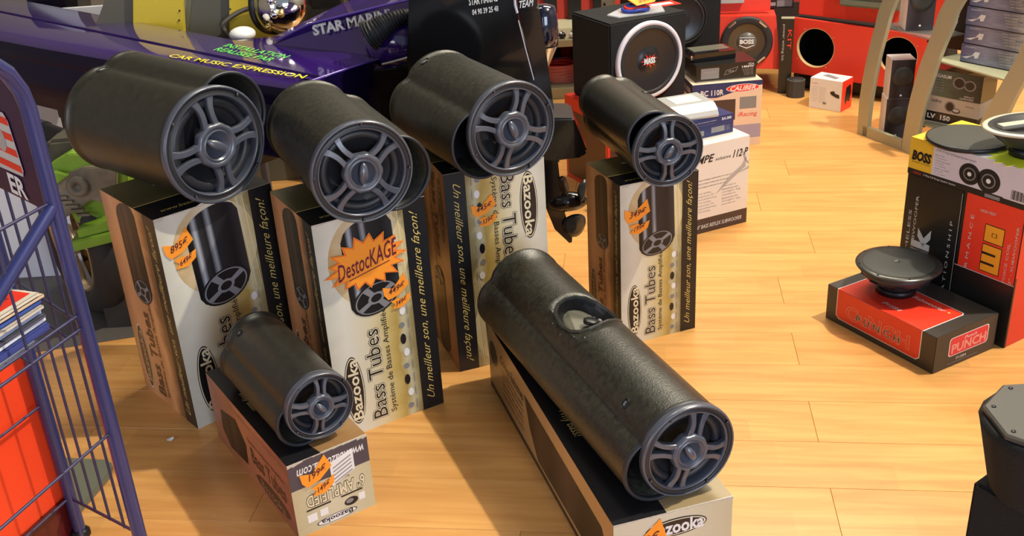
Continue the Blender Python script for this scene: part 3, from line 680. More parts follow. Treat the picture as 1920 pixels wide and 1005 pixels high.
# lower right: carpeted enclosure with a tapered one on top
t = thing('speaker_enclosure', 'black carpeted box at the lower right corner of the picture', 'speaker', (.738, 1.405, 0), -.95)
mb = MB(); mb.box(0, .42, 0, .34, 0, .285, CARP); mb.build('body', t, bevel=.006)
mb = MB(); mb.box(-.001, .42, -.001, .0, .12, .122, BLK); mb.build('seam', t)
t = thing('speaker_enclosure', 'tapered black carpeted enclosure with screwed top plate, on the lower right box', 'speaker', (.838, 1.374, .2855), 0)
def octo(q, z, n=10): return [(q*math.cos(2*PI*(i+.5)/n), q*math.sin(2*PI*(i+.5)/n), z) for i in range(n)]
mb = MB(); mb.rings([octo(.080, 0, 20), octo(.084, .008, 20), octo(.108, .110, 20), octo(.112, .125, 20), octo(.106, .132, 20)], CARP); mb.build('body', t)
mb = MB(); mb.rings([octo(.102, .132, 8), octo(.107, .134, 8), octo(.107, .140, 8), octo(.103, .143, 8)], pm('plate_dark', (.06, .055, .048), .5), smooth=False); mb.build('top_plate', t)
for k in range(8):
    a = 2*PI*(k+.5)/8; mb = MB(); mb.lathe([(.004, .143), (.0035, .1445), (.0003, .1445)], BLKG, ax='z', c=(.091*math.cos(a), .091*math.sin(a), 0), n=10); mb.build('screw', t)

# ------------------------------------------------------------------ centre: subwoofers, amplifiers
t = thing('subwoofer_carton', 'white subwoofer carton with italic black lettering and a dark foot band', 'box', (.5, 3.042, 0), .417)
w, d, h = .297, .23, .297; WB = pm('white_card', (.74, .66, .60), .42); carton(t, w, d, h, WB)
F = boxface('front', w, d, h); BN = pm('brown_print', (.06, .035, .03), .4)
F.rect(0, 0, 1, .17, BN, 1); F.text('10" BASS REFLEX SUBWOOFER', .34, .055, .93, .10, WHT, 3, shear=.3); F.text('MPE', .33, .80, .55, .88, DRK, 3, shear=.35, off=.02)
F.text('xclusive', .56, .80, .76, .835, DRK, 3, shear=.3); F.text('112 P', .79, .79, .98, .87, DRK, 3, shear=.35, off=.02); F.text('E', .25, .79, .29, .86, DRK, 3, off=.03)
LG = pm('light_grey_print', (.42, .38, .36), .5)
F.poly([(.58, .42), (.74, .58), (.90, .68), (.965, .78), (.955, .66), (.80, .56), (.60, .43)], LG, 3); F.poly([(.90, .84), (.95, .72), (1, .68), (1, .70), (.965, .74), (.92, .84)], LG, 3); F.poly([(.84, .60), (.98, .645), (1, .66), (1, .63), (.96, .62)], LG, 3)
for k in range(3): F.text('high output compact subwoofer for the car', .28, .60-.04*k, .78-.04*k, .62-.04*k, DRK, 3, shear=.3)
for k in range(7):
    F.text(('power handling', 'response 30', 'sensitivity')[k % 3], .34, .45-.035*k, .52+.04*(k % 3), .47-.035*k, GRY, 3); F.text(('impedance', 'dimensions mm', 'weight kg')[k % 3], .66, .48-.035*k, .84+.03*(k % 3), .50-.035*k, GRY, 3)
F.done('printed_front', t)
t = thing('amplifier_box', 'flat navy amplifier box lying on the white subwoofer carton', 'box', (.500, 3.101, .2975), .417)
w, d, h = .248, .165, .061; carton(t, w, d, h, BLUEP)
F = boxface('front', w, d, h); F.text('two channel power amplifier', .40, .80, .74, .86, WHT, 3); F.text('mosfet class AB amplifier', .45, .66, .72, .71, GRY, 3); F.text('RX-300', .82, .76, .96, .90, WHT, 3, off=.02)
F.rect(.66, .18, .86, .48, GRY, 3); F.rect(.30, .12, .55, .40, GRY, 3)
for k in range(4): F.text('stereo bridge power output', .66, .40-.07*k, .94, .45-.07*k, pm('light_grey_print', (.42, .38, .36), .5), 4)
F.done('printed_front', t)
t = thing('amplifier', 'silver car amplifier with rounded front on the navy box', 'amplifier', (.522, 3.158, .359), .30)
AL = pm('brushed_aluminium', (.48, .48, .48), .38, metal=.4)
mb = MB(); prf = [(-.028, 0), (-.030, .008), (-.022, .022), (-.004, .036), (.010, .041), (.118, .041), (.124, .036), (.124, 0)]
mb.prism([(0, y, z) for y, z in prf], (.150, 0, 0), AL); mb.build('case', t, bevel=.001)
mb = MB(); mb.box(.03, .12, .03, .10, .041, .0422, pm('label_silver', (.7, .68, .62), .4)); mb.build('top_plate', t)
mb = MB()
for k in range(3): mb.box(.1502, .158, .0+.03*k, .022+.03*k, .004, .022, WHT)
mb.build('terminals', t)

t = thing('subwoofer_carton', 'red-edged dark carton under the white-ringed subwoofer', 'box', (.350, 3.425, 0), .448)
w, d, h = .33, .29, .3095; carton(t, w, d, h, REDC)
F = boxface('front', w, d, h); F.rect(.03, .03, .97, .80, pm('brown_card', (.10, .035, .02), .4), 2); F.rect(.06, .10, .5, .26, DRK, 3); F.rect(.10, .12, .2, .2, KRAFT, 4); F.done('printed_front', t)
S = boxface('left', w, d, h); S.rect(.05, .05, .95, .85, pm('brown_card', (.10, .035, .02), .4), 2); S.done('printed_side', t)
t = thing('subwoofer', 'black carpeted subwoofer box with white ring and red flame emblem', 'subwoofer', (.365, 3.456, .31), .448)
w, d, h = .307, .250, .292; mb = MB(); mb.box(0, w, 0, d, 0, h, CARP); mb.build('cabinet', t, bevel=.005)
def sub_driver(t, cx, cz, R, ring, mono, rr_m=None):
    mb = MB(); mb.lathe([(R*.90, -.001), (R*.92, -.012), (R*.97, -.014), (R, -.010), (R, 0)], ring, c=(cx, 0, cz), n=64); mb.build('trim_ring', t)
    mb = MB(); mb.lathe([(R*.91, -.006), (R*.86, -.016), (R*.80, -.016), (R*.76, -.008)], RUB, c=(cx, 0, cz), n=64); mb.build('surround', t)
    mb = MB(); mb.lathe([(R*.77, -.008), (R*.5, .0), (R*.34, .006)], CONE, c=(cx, 0, cz), n=64)
    o = mb.build('cone', t); mb = MB(); mb.lathe([(R*.36, .004), (R*.30, -.004), (R*.15, -.009), (.0003, -.010)], pm('dust_cap', (.02, .02, .024), .35), c=(cx, 0, cz), n=48); mb.build('dust_cap', t)
# cabinet front is cut visually by the recessed driver: a shallow dish proud of the baffle
def dish(t, cx, cz, R, ring):
    Y0 = -.0005
    mb = MB(); mb.lathe([(R, .0), (R, -.010), (R*.97, -.014), (R*.90, -.013), (R*.89, -.009)], ring, c=(cx, Y0, cz), n=72); mb.build('trim_ring', t)
    mb = MB(); mb.lathe([(R*.895, -.009), (R*.86, -.015), (R*.81, -.015), (R*.775, -.009)], RUB, c=(cx, Y0, cz), n=72); mb.build('surround', t)
    mb = MB(); mb.lathe([(R*.78, -.010), (R*.55, -.004), (R*.36, -.001), (R*.34, -.001), (R*.28, -.006), (R*.14, -.010), (.0003, -.011)], pm('cone_satin', (.016, .016, .02), .3), c=(cx, Y0, cz), n=72); mb.build('cone', t)
dish(t, .152, .150, .132, pm('ring_white', (.72, .68, .76), .35))
mb = MB(); rn = random.Random(3); pts = []
for i in range(22): a = 2*PI*i/22; q = (.029 if i % 2 else .013)*(.8+.5*rn.random()); pts.append((.148+q*1.1*math.cos(a), -.0125, .150+q*.8*math.sin(a)))
mb.prism(pts, (0, .001, 0), RED); F = Face((.125, -.0137, .138), (1, 0, 0), (0, 0, 1), .048, .024); F.rect(.1, .1, .9, .9, GRY, 1); F.text('MASS', .05, .1, .95, .9, WHT, 2, off=.03); mb.build('flame_emblem', t); F.done('emblem_lettering', t)

t = thing('cable_kit', 'plastic-bagged blue and red cable kit on the white-ringed subwoofer', 'cable kit', (.405, 3.54, .6025), .3)
mb = MB(); mb.prism([(0, 0, 0), (.17, .0, 0), (.20, .09, 0), (.06, .12, 0), (-.02, .05, 0)], (0, 0, .004), pm('clear_bag', (.75, .78, .85), .15, alpha=.5)); mb.build('bag', t)
for k, (m_, q) in enumerate(((pm('blue_cable', (.02, .05, .35), .4), .035), (RED, .028), (pm('blue_cable', (.02, .05, .35), .4), .022))):
    mb = MB(); mb.tube([(.085+q*1.3*math.cos(a), .05+q*math.sin(a), .012+.006*k+.002*math.sin(3*a)) for a in [2*PI*i/24 for i in range(25)]], .006, m_, 8); mb.build('cable', t)
mb = MB(); mb.prism([(.07, .01, .030), (.14, .02, .034), (.17, .06, .045), (.10, .09, .06), (.05, .07, .05)], (.001, -.004, .002), ORG)
F = Face((.075, .012, .036), (1, .1, .05), (0, .75, .5), .085, .06); F.text('249€', .1, .1, .9, .55, INK, 3, 0, shear=.2); mb.build('price_tag', t); F.done('tag_writing', t)
t = thing('leaflet', 'red and white leaflet lying behind the cable kit on the subwoofer', 'leaflet', (.53, 3.66, .6025), .35)
mb = MB(); mb.box(0, .12, 0, .07, 0, .001, RED); mb.box(.02, .10, .02, .05, .001, .0014, WHT); mb.build('sheet', t)

t = thing('subwoofer', 'tall black carpeted subwoofer tower behind the black amplifier', 'subwoofer', (.545, 4.20, 0), .05)
mb = MB(); mb.box(0, .345, 0, .35, 0, .78, CARP); mb.build('cabinet', t, bevel=.006); dish(t, .185, .435, .105, BLK)
mb = MB(); pts = [(.165+(.025 if i % 2 else .012)*math.cos(2*PI*i/18), -.0125, .435+(.028 if i % 2 else .012)*math.sin(2*PI*i/18)) for i in range(18)]
mb.prism(pts, (0, .001, 0), pm('flame_dim', (.4, .05, .03), .4)); mb.build('flame_emblem', t)

t = thing('subwoofer_carton', 'cream and navy carton with red oval emblem under the black amplifier box', 'box', (.720, 3.876, 0), .09)
w, d, h = .272, .24, .257; carton(t, w, d, h, pm('cream_card', (.72, .56, .42), .45))
F = boxface('front', w, d, h); F.poly([(0, .80), (.35, .78), (.60, .85), (1, .93), (1, 1), (0, 1)], BLUEP, 1)
F.text('BC 110R', .12, .82, .44, .90, WHT, 3, off=.02); F.oval(.72, .90, .24, .06, WHT, 2); F.oval(.72, .90, .23, .052, RED, 3); F.text('CALIBER', .54, .865, .90, .935, WHT, 4, shear=.3, off=.02)
F.rect(.30, .42, .62, .74, pm('brown_print', (.06, .035, .03), .4), 2); F.rect(.68, .58, .92, .76, GRY, 2); F.text('iRacing', .66, .44, .94, .53, RED, 3, shear=.2)
F.rect(0, 0, 1, .33, pm('lilac_print', (.34, .30, .42), .45), 1); F.rect(.0, .0, 1, .12, pm('cream_card', (.72, .56, .42), .45), 2); F.done('printed_front', t)
S = boxface('left', w, d, h); S.rect(0, .80, 1, 1, BLUEP, 1); S.text('110R', .55, .84, .9, .92, WHT, 3); S.done('printed_side', t)
t = thing('amplifier_box', 'black amplifier box with white lettering on the cream and navy carton', 'box', (.738, 3.905, .2575), .127)
w, d, h = .236, .15, .064; carton(t, w, d, h, BK)
F = boxface('front', w, d, h); F.rect(.08, .16, .38, .80, GRY, 1); F.text('amplifier', .12, .5, .34, .62, LG, 3)
F.poly([(.46, .28), (.66, .50), (.70, .78), (.50, .60)], GRY, 2); F.poly([(.47, .32), (.65, .52), (.685, .74), (.51, .58)], DRK, 3); F.text('VDA', .53, .46, .63, .58, LG, 4)
F.text('VDA', .86, .80, .96, .92, WHT, 3); F.text('1400W', .76, .66, .96, .78, WHT, 3, off=.02)
for k in range(5): F.text('car power amp', .76+.01*k, .56-.09*k, .95, .61-.09*k, LG, 3)
F.rect(.006, .02, .994, .04, PW, 2); F.done('printed_front', t)
t = thing('amplifier', 'flat black car amplifier lying on the black amplifier box', 'amplifier', (.738, 3.955, .3222), .20)
mb = MB(); mb.box(0, .17, 0, .11, 0, .032, BLKG); mb.build('case', t, bevel=.002)
mb = MB(); mb.box(.01, .155, .03, .10, .0322, .034, pm('badge_dim', (.12, .115, .09), .35)); mb.build('top_badge', t)
mb = MB(); 
for k in range(3): mb.box(-.008, -.0002, .01+.03*k, .03+.03*k, .006, .024, CHR)
mb.build('terminals', t)

# white and red box on the floor
t = thing('speaker_box', 'small white box with red end standing alone on the floor', 'box', (1.405, 4.227, 0), .811)
w, d, h = .095, .145, .130; carton(t, w, d, h, pm('white_gloss_card', (.80, .78, .74), .35))
S = boxface('left', w, d, h); S.text('car speakers', .06, .80, .26, .86, RED, 3)
for k in range(9): S.text(('coaxial', 'two way speaker', 'power')[k % 3], .06, .70-.06*k, .25, .73-.06*k, LG, 3); S.text('features', .30, .70-.06*k, .50, .73-.06*k, LG, 3)
S.poly([(.64, .62), (.76, .66), (.80, .58), (.92, .56), (.94, .44), (.82, .46), (.66, .54)], DRK, 3); S.rect(.44, .18, .54, .25, GRY, 3); S.done('printed_side', t)
F = boxface('front', w, d, h); F.rect(0, 0, 1, 1, REDC, 1); F.poly([(.30, .40), (.4, .75), (.8, .80), (.9, .5), (.75, .22), (.55, .30), (.4, .15)], DRK, 2); F.done('printed_end', t)
T = boxface('top', w, d, h); T.poly([(.2, .3), (.5, .25), (.8, .7), (.5, .8)], GRY, 2); T.done('printed_top', t)
# ------------------------------------------------------------------ back: red baffle boards, shelves
def vbox(name, label, cat, x, y, yaw, z0, pts, dep, m, group=None):
    """upright board or cabinet: outline pts (s, z) in its front plane, extruded backwards"""
    t = thing(name, label, cat, (x, y, z0), yaw, group); mb = MB(); mb.prism([(s, 0, z-z0) for s, z in pts], (0, dep, 0), m)
    mb.build('cabinet' if cat != 'board' else 'board', t, bevel=.002); return t
t = vbox('subwoofer', 'red cabinet with a polished-cone woofer and chrome clips', 'subwoofer', .961, 4.624, R_(-10), .10, [(0, .112), (.284, .100), (.250, .338), (-.004, .342)], .28, REDW)
for q, nm, m_ in (((1, -.006, .0), 'x', RUB),): pass
mb = MB(); mb.lathe([(.112, 0), (.112, -.010), (.104, -.014), (.092, -.010), (.084, -.012), (.078, -.004)], RUB, c=(.130, -.001, .126), n=56); mb.build('surround', t)
mb = MB(); mb.lathe([(.079, -.005), (.05, -.001), (.042, -.001)], pm('cone_polished', (.10, .10, .09), .18, metal=.8), c=(.130, -.001, .126), n=56); mb.build('cone', t)
mb = MB(); mb.lathe([(.042, -.001), (.040, -.007), (.0003, -.009)], pm('cap_grey', (.14, .13, .12), .35), c=(.130, -.001, .126), n=40); mb.build('dust_cap', t)
F = Face((.095, -.011, .105), (1, 0, 0), (0, 0, 1), .07, .042); F.text('BOSS', .08, .35, .92, .78, WHT, 3, off=.05); F.poly([(.05, .95), (.95, .95), (.95, 1.02), (.05, 1.02)], WHT, 2); F.poly([(.02, .25), (.5, -.05), (.98, .25), (.98, .17), (.5, -.15), (.02, .17)], WHT, 2); F.done('cap_lettering', t)
for a in (50, 130, 230, 310):
    mb = MB(); mb.rings([[(.130+q*math.cos(R_(a+b)), -.0135-.001*k, .126+q*math.sin(R_(a+b))) for q, b in ((.100, -11), (.108, -11), (.108, 11), (.100, 11))] for k in (0, 1)], CHR, smooth=False); mb.build('chrome_clip', t)

def board_with_holes(name, label, x, y, yaw, outline, holes, m, dep=.30, z0=0):
    t = thing(name, label, 'subwoofer cabinet', (x, y, z0), yaw)
    bm = bmesh.new(); loops = [outline]+[[(cx+q*math.cos(2*PI*i/40), cz+q*math.sin(2*PI*i/40)) for i in range(40)] for cx, cz, q in holes]
    es = []
    for lp in loops:
        vs_ = [bm.verts.new((s, 0, z-z0)) for s, z in lp]
        es += [bm.edges.new((vs_[i], vs_[(i+1) % len(vs_)])) for i in range(len(vs_))]
    bmesh.ops.triangle_fill(bm, use_beauty=True, edges=es, normal=(0, -1, 0))
    g = bmesh.ops.extrude_face_region(bm, geom=bm.faces[:]); vv = [e for e in g['geom'] if isinstance(e, bmesh.types.BMVert)]
    bmesh.ops.translate(bm, verts=vv, vec=(0, .018, 0)); bmesh.ops.recalc_face_normals(bm, faces=bm.faces)
    me_ = bpy.data.meshes.new('baffle'); bm.to_mesh(me_); bm.free(); me_.materials.append(m)
    o = bpy.data.objects.new('baffle', me_); C.objects.link(o); o.parent = t
    mb = MB(); n = len(outline); IN = pm('cabinet_inside', (.015, .012, .01), .8)
    mb.rings([[(s, .019, z-z0) for s, z in outline], [(s, dep, z-z0) for s, z in outline]], IN, False, True, smooth=False); mb.build('carcass', t)
    for cx, cz, q in holes:
        mb = MB(); mb.rings([[(cx+k*math.cos(2*PI*i/40), y_, cz-z0+k*math.sin(2*PI*i/40)) for i in range(40)] for k, y_ in ((q+.0035, -.0006), (q, -.0006), (q-.0005, .017))], pm('raw_wood_edge', (.62, .42, .2), .6), False, False); mb.build('cut_edge', t)
        for k in range(4):
            a = 2*PI*k/4+.6; mb = MB(); mb.lathe([(.002, -.001), (.0002, -.0012)], WHT, c=(cx+(q+.012)*math.cos(a), 0, cz-z0+(q+.012)*math.sin(a)), n=8); mb.build('screw_hole', t)
    return t
board_with_holes('subwoofer_cabinet', 'long red cabinet with two empty round driver holes', 1.262, 4.606, R_(-40), [(-.022, .083), (.665, .066), (.625, .303), (.028, .323)], [(.140, .202, .083), (.500, .208, .078)], REDW, .30, .066)
t = vbox('display_plinth', 'low black plinth under the red cabinets', 'plinth', 1.262+.04, 4.606+.05, R_(-40), 0, [(.02, 0), (.70, 0), (.70, .065), (.02, .065)], .24, BLK)
t = vbox('display_plinth', 'black plinth block under the woofer cabinet', 'plinth', 1.0, 4.70, R_(-10), 0, [(0, 0), (.10, 0), (.10, .0995), (0, .0995)], .2, BLK)
def cyl(name, label, x, y, q, h, m, cat='speaker'):
    t = thing(name, label, cat, (x, y, 0)); mb = MB(); mb.lathe([(q, 0), (q, h*.97), (q*.93, h)], m, ax='z', n=12, cap0=True, cap1=True); mb.build('body', t, flat=True)
    mb = MB(); mb.lathe([(q*.8, h), (q*.78, h+.002), (.0003, h+.002)], RUB, ax='z', n=20); mb.build('cap', t); return t
cyl('tube_speaker', 'dark grey short cylinder on the floor left of the white and red box', 1.288, 4.495, .040, .076, pm('dark_felt', (.05, .045, .04), .8))
t = vbox('amplifier_box', 'slim black box with white vertical lettering between the red cabinets', 'box', 1.222, 4.545, R_(-15), 0, [(0, 0), (.055, 0), (.055, .330), (0, .330)], .03, BK)
F = Face((0, 0, 0), (1, 0, 0), (0, 0, 1), .055, .33); F.text('power wiring kit', .12, .45, .35, .93, PW, 3, -90); F.text('KIT', .55, .60, .85, .86, RED, 3, -90); F.done('printed_front', t)
mb = MB(); mb.box(.0, .055, .0, .03, .3303, .334, SILV); mb.build('lid', t)
t = vbox('amplifier_box', 'small amplifier box with blue lettering standing above the slim black box', 'box', 1.20, 4.70, R_(-10), .345, [(0, .345), (.11, .345), (.11, .43), (0, .43)], .12, BK)
F = Face((0, 0, 0), (1, 0, 0), (0, 0, 1), .11, .085); F.rect(0, .6, 1, .86, pm('blue_grey_print', (.16, .2, .42), .4), 1); F.text('amplifier', .05, .62, .9, .84, WHT, 3, shear=.2); F.rect(.35, .08, .95, .4, GRY, 2); F.text('mono', .05, .12, .3, .3, WHT, 3); F.done('printed_front', t)
# upper row
vbox('display_board', 'upper red board above the red woofer cabinet', 'board', .955, 4.66, R_(-8), .352, [(-.01, .352), (.24, .350), (.24, .75), (-.01, .75)], .02, REDW)
vbox('display_board', 'long upper red board behind the grey finned amplifier', 'board', 1.31, 4.60, R_(-40), .335, [(0, .335), (.80, .318), (.80, .85), (0, .85)], .02, REDW)
vbox('display_board', 'narrow red board between the two upper boards', 'board', 1.21, 5.25, R_(-12), .0, [(-.3, .0), (.9, .0), (.9, .8), (-.3, .8)], .02, pm('red_board_back', (.45, .03, .02), .6))
t = thing('amplifier', 'grey-green finned amplifier mounted on the upper red board', 'amplifier', (1.31+.20*math.cos(R_(-40))-.024, 4.60+.20*math.sin(R_(-40))-.030, .395), R_(-40))
GG = pm('grey_green_metal', (.20, .23, .18), .45, metal=.3)
mb = MB(); mb.box(0, .245, 0, .034, 0, .20, GG); mb.build('case', t)
for k in range(6): mb = MB(); mb.box(-.002, .247, -.006, 0, .006+.032*k, .028+.032*k, GG); mb.build('fin', t, bevel=.002)
t = vbox('amplifier', 'pale flat amplifier on the red board above the polished woofer', 'amplifier', .975, 4.63, R_(-8), .392, [(.0, .392), (.10, .392), (.10, .42), (0, .42)], .028, AL)
# shade of the recess behind the plinths, put in as a dark panel
vbox('display_board', 'added dark panel for the shade under the red cabinets', 'board', .90, 5.10, R_(-12), 0, [(0, 0), (1.2, 0), (1.2, .30), (0, .30)], .02, pm('recess_shade', (.03, .02, .018), .7))
# shelf unit between outboard and subwoofer
t = thing('shelf_unit', 'red and black shelving with grey shelves behind the outboard motor', 'shelf', (-.25, 4.66, 0), 0)
mb = MB(); mb.box(0, 1.0, 0, .42, 0, .048, SILV); mb.build('base_shelf', t, bevel=.003)
mb = MB(); mb.box(0, 1.0, .0, .42, .236, .268, SILV); mb.build('upper_shelf', t, bevel=.003)
mb = MB(); mb.box(0, 1.0, .42, .44, 0, 1.1, pm('red_board_back', (.45, .03, .02), .6)); mb.build('back_panel', t)
for x in (.485, .60, .72, .36): mb = MB(); mb.box(x, x+.062, .395, .4195, .049, .235, BLK); mb.build('dark_slot', t); mb = MB(); mb.box(x-.01, x+.052, .395, .4195, .27, .8, BLK); mb.build('dark_slot', t)
for x in (.39, .665): mb = MB(); mb.box(x, x+.03, .05, .39, .049, .2355, REDW); mb.build('divider', t)
t = thing('shelf_post', 'pale upright post with black pegs behind the subwoofer', 'post', (.44, 4.45, 0), 0)
mb = MB(); mb.box(0, .055, 0, .02, 0, .9, SILV); mb.build('post', t)
for z in (.38, .46): mb = MB(); mb.tube([(.01, -.02, z), (.01, 0, z)], .005, BLK); mb.build('peg', t)
t = thing('cable_coil', 'coil of shiny red cable in plastic on the grey base shelf', 'cable', (.275, 4.80, .0495), 0)
for k in range(6):
    mb = MB(); mb.tube([((.075-.004*(k % 2))*math.cos(a), (.06)*math.sin(a), .008+.013*k+.003*math.sin(2*a+k)) for a in [2*PI*i/28 for i in range(29)]], .0075, pm('red_cable', (.62, .03, .02), .25), 8); mb.build('cable_turn', t)
mb = MB(); mb.lathe([(.09, 0), (.093, .03), (.085, .085)], pm('clear_film', (.9, .9, .9), .08, alpha=.14), ax='z', n=24); mb.build('plastic_wrap', t)
for k, (x, mm) in enumerate(((.235, 'a'), (.285, 'b'), (.33, 'c'))):
    t = thing('cable_bag', ('crumpled clear bag of fittings at the left end of the grey shelf', 'dark small fitting on the grey shelf', 'clear bag with pale plug on the grey shelf')[k], 'bag', (x, 4.69, .2685), k)
    mb = MB(); mb.sphere((0, 0, .014), .018, (pm('bag_pink', (.6, .45, .4), .2), BLK, pm('bag_white', (.7, .68, .62), .2))[k], 10, sz=.75); mb.build('pouch', t)
    mb = MB(); mb.tube([(-.012, 0, .02), (0, .004, .033), (.012, 0, .026)], .003, CHR, 6); mb.build('wire_tie', t)

# ------------------------------------------------------------------ curved display rack
PL = R_(-67.4)
def upright(label, pts, nm='display_rack_upright'):
    """outline points lie in one upright plane; plate is 18 mm thick"""
    t = thing(nm, label, 'rack upright', (pts[0][0], pts[0][1], 0), PL, 'silver rack uprights')
    n = (math.cos(PL), math.sin(PL)); L_ = []
    for x, y, z in pts: L_.append(((x-pts[0][0])*n[0]+(y-pts[0][1])*n[1], 0, z))
    mb = MB(); mb.prism(L_, (0, .018, 0), SILV); mb.build('plate', t); return t, L_
def smooth_pts(a, k=5):
    out = []
    for i in range(len(a)-1):
        p0 = Vector(a[max(i-1, 0)]); p1 = Vector(a[i]); p2 = Vector(a[i+1]); p3 = Vector(a[min(i+2, len(a)-1)])
        for j in range(k): t_ = j/k; out.append(.5*((2*p1)+(p2-p0)*t_+(2*p0-5*p1+4*p2-p3)*t_*t_+(3*p1-p0-3*p2+p3)*t_**3))
    return out+[Vector(a[-1])]
def ext(a, b, z):  # continue a curve upward
    k = (z-b[2])/(b[2]-a[2]); return tuple(b[i]+(b[i]-a[i])*k for i in range(3))
u1o = [(1.388, 3.956, 0), (1.387, 3.959, .151), (1.394, 3.942, .302), (1.404, 3.917, .428), (1.415, 3.891, .532), (1.470, 3.757, .85)]
u1i = [(1.408, 3.907, 0), (1.410, 3.903, .145), (1.417, 3.887, .294), (1.427, 3.863, .420), (1.441, 3.829, .543), (1.500, 3.688, .85)]
t1, _ = upright('leftmost silver curved rack upright', smooth_pts(u1o)+smooth_pts(u1i)[::-1])
u2o = [(1.481, 3.733, 0), (1.483, 3.727, .10), (1.487, 3.719, .195), (1.498, 3.693, .330), (1.515, 3.651, .470), (1.528, 3.620, .570), (1.590, 3.471, .85)]
u2i = [(1.508, 3.668, 0), (1.510, 3.663, .10), (1.516, 3.648, .214), (1.531, 3.613, .378), (1.547, 3.574, .498), (1.558, 3.548, .580), (1.625, 3.387, .85)]
upright('second silver curved rack upright, right of the white and black speakers', smooth_pts(u2o)+smooth_pts(u2i)[::-1])
mb = MB(); n = (math.cos(PL), math.sin(PL)); Lb = .2403
mb.box(.03, Lb, 0, .018, 0, .040, SILV); o = mb.build('bottom_rail', t1)
u3o = [(1.600, 3.446, 0), (1.604, 3.437, .10), (1.616, 3.409, .214), (1.634, 3.365, .328), (1.655, 3.315, .447), (1.668, 3.283, .545), (1.72, 3.158, .85)]
u3i = [(1.637, 3.358, 0), (1.641, 3.349, .10), (1.653, 3.319, .250), (1.668, 3.283, .360), (1.690, 3.231, .480), (1.705, 3.195, .58), (1.76, 3.06, .85)]
upright('rightmost silver curved rack upright beside the stack of blue-grey boxes', smooth_pts(u3o)+smooth_pts(u3i)[::-1])
def shelf(label, x, y, z, L0, dp, m, nm='glass_shelf', th=.006):
    t = thing(nm, label, 'shelf', (x, y, z), PL); mb = MB(); mb.box(0, L0, .02, dp, 0, th, m); mb.build('pane' if m is GLASS else 'panel', t, bevel=.001)
    for s in (.02, L0-.02): b = MB(); b.tube([(s, .019, -.005), (s, .05, -.005)], .004, BLK, 8); b.build('shelf_peg', t)
    return t
shelf('smoked glass shelf between the two left rack uprights', 1.404, 3.917, .425, .270, .17, GLASS)
shelf('silver shelf under the stack of blue-grey boxes', 1.512, 3.657, .358, .36, .26, SILV, 'rack_shelf', .006)
shelf('lower silver shelf holding three speaker boxes', 1.500, 3.686, .115, .46, .24, SILV, 'rack_shelf', .006)
def bookshelf(label, x, y, z, yaw, w, d, h):
    t = thing('bookshelf_speaker', label, 'speaker', (x, y, z), yaw)
    mb = MB(); mb.box(0, w, 0, d, 0, h, WHT); mb.build('cabinet', t, bevel=.001)
    mb = MB(); mb.box(.001, w-.001, -.004, -.0002, .001, h-.001, pm('front_purple_black', (.02, .012, .016), .3)); mb.build('front_panel', t)
    mb = MB(); mb.lathe([(w*.43, -.004), (w*.42, -.008), (w*.3, -.007), (.0003, -.012)], pm('woofer_grey', (.03, .032, .03), .45), c=(w*.5, 0, h*.57), n=36); mb.build('woofer', t)
    mb = MB(); mb.lathe([(.004, -.004), (.004, -.0055), (.0002, -.0055)], WHT, c=(w*.5, 0, h*.09), n=10); mb.build('badge', t)
bookshelf('white-sided black speaker standing lowest behind the rack rail', 1.462, 3.875, .001, -.12, .088, .085, .158)
bookshelf('white-sided black speaker on top of its twin under the glass shelf', 1.466, 3.873, .1595, -.10, .088, .085, .150)
bookshelf('white-sided speaker with grey woofer on the glass shelf', 1.480, 3.815, .4315, -.12, .098, .10, .20)
def rackbox(label, x, y, z, yaw, w, d, h, m, art, cat='box', nm='speaker_box', group=None):
    t = thing(nm, label, cat, (x, y, z), yaw, group); carton(t, w, d, h, m); F = boxface('front', w, d, h); art(F); F.done('printed_front', t); return t
def art_green(F):
    F.rect(0, 0, 1, 1, ramp('green_black_card', [(0, (.30, .30, .24)), (.25, (.12, .15, .10)), (.55, (.05, .07, .06)), (1, (.015, .02, .02))], noise=.2), 1)
    F.text('MEGASLIM', .08, .72, .42, .84, WHT, 3, off=.02); F.oval(.58, .62, .12, .22, GRY, 2); F.oval(.58, .62, .09, .17, DRK, 3); F.oval(.78, .58, .11, .20, GRY, 2); F.oval(.78, .58, .08, .15, DRK, 3)
    for k in range(5): F.text('speaker set', .06, .60-.10*k, .30, .66-.10*k, LG, 3)
    F.text('IMPACT', .70, .12, .88, .19, WHT, 3); F.text('COMPONENT', .62, .03, .88, .10, WHT, 3)
def art_beige(F):
    F.text('Audison', .09, .62, .29, .80, DRK, 2, off=.06); F.text('Audison', .09, .62, .29, .80, PW, 3)
    F.oval(.46, .48, .10, .34, GRY, 2); F.oval(.46, .48, .07, .26, DRK, 3); F.oval(.58, .28, .08, .16, DRK, 2); F.oval(.58, .30, .06, .10, PW, 3); F.text('voce', .74, .62, .90, .72, GRY, 3)
    for k in range(4): F.text('speaker', .08, .48-.11*k, .24, .53-.11*k, LG, 3)
def art_dark(F): F.text('LV  150', .06, .40, .5, .80, WHT, 3, off=.04); F.rect(0, 0, 1, .14, KRAFT, 2)
rackbox('black box with white lettering, lowest on the rack between beige box and shelf', 1.543, 3.706, .1222, R_(-50), .195, .11, .042, BK, art_dark)
rackbox('beige speaker box with a woofer picture, under the green-black box', 1.543, 3.706, .1648, R_(-50), .200, .11, .058, pm('beige_card', (.52, .48, .40), .5), art_beige)
rackbox('shrink-wrapped green-black speaker set box on top of the beige box', 1.543, 3.706, .2234, R_(-50), .200, .11, .096, pm('green_black_body', (.03, .035, .03), .12, coat=.5), art_green)
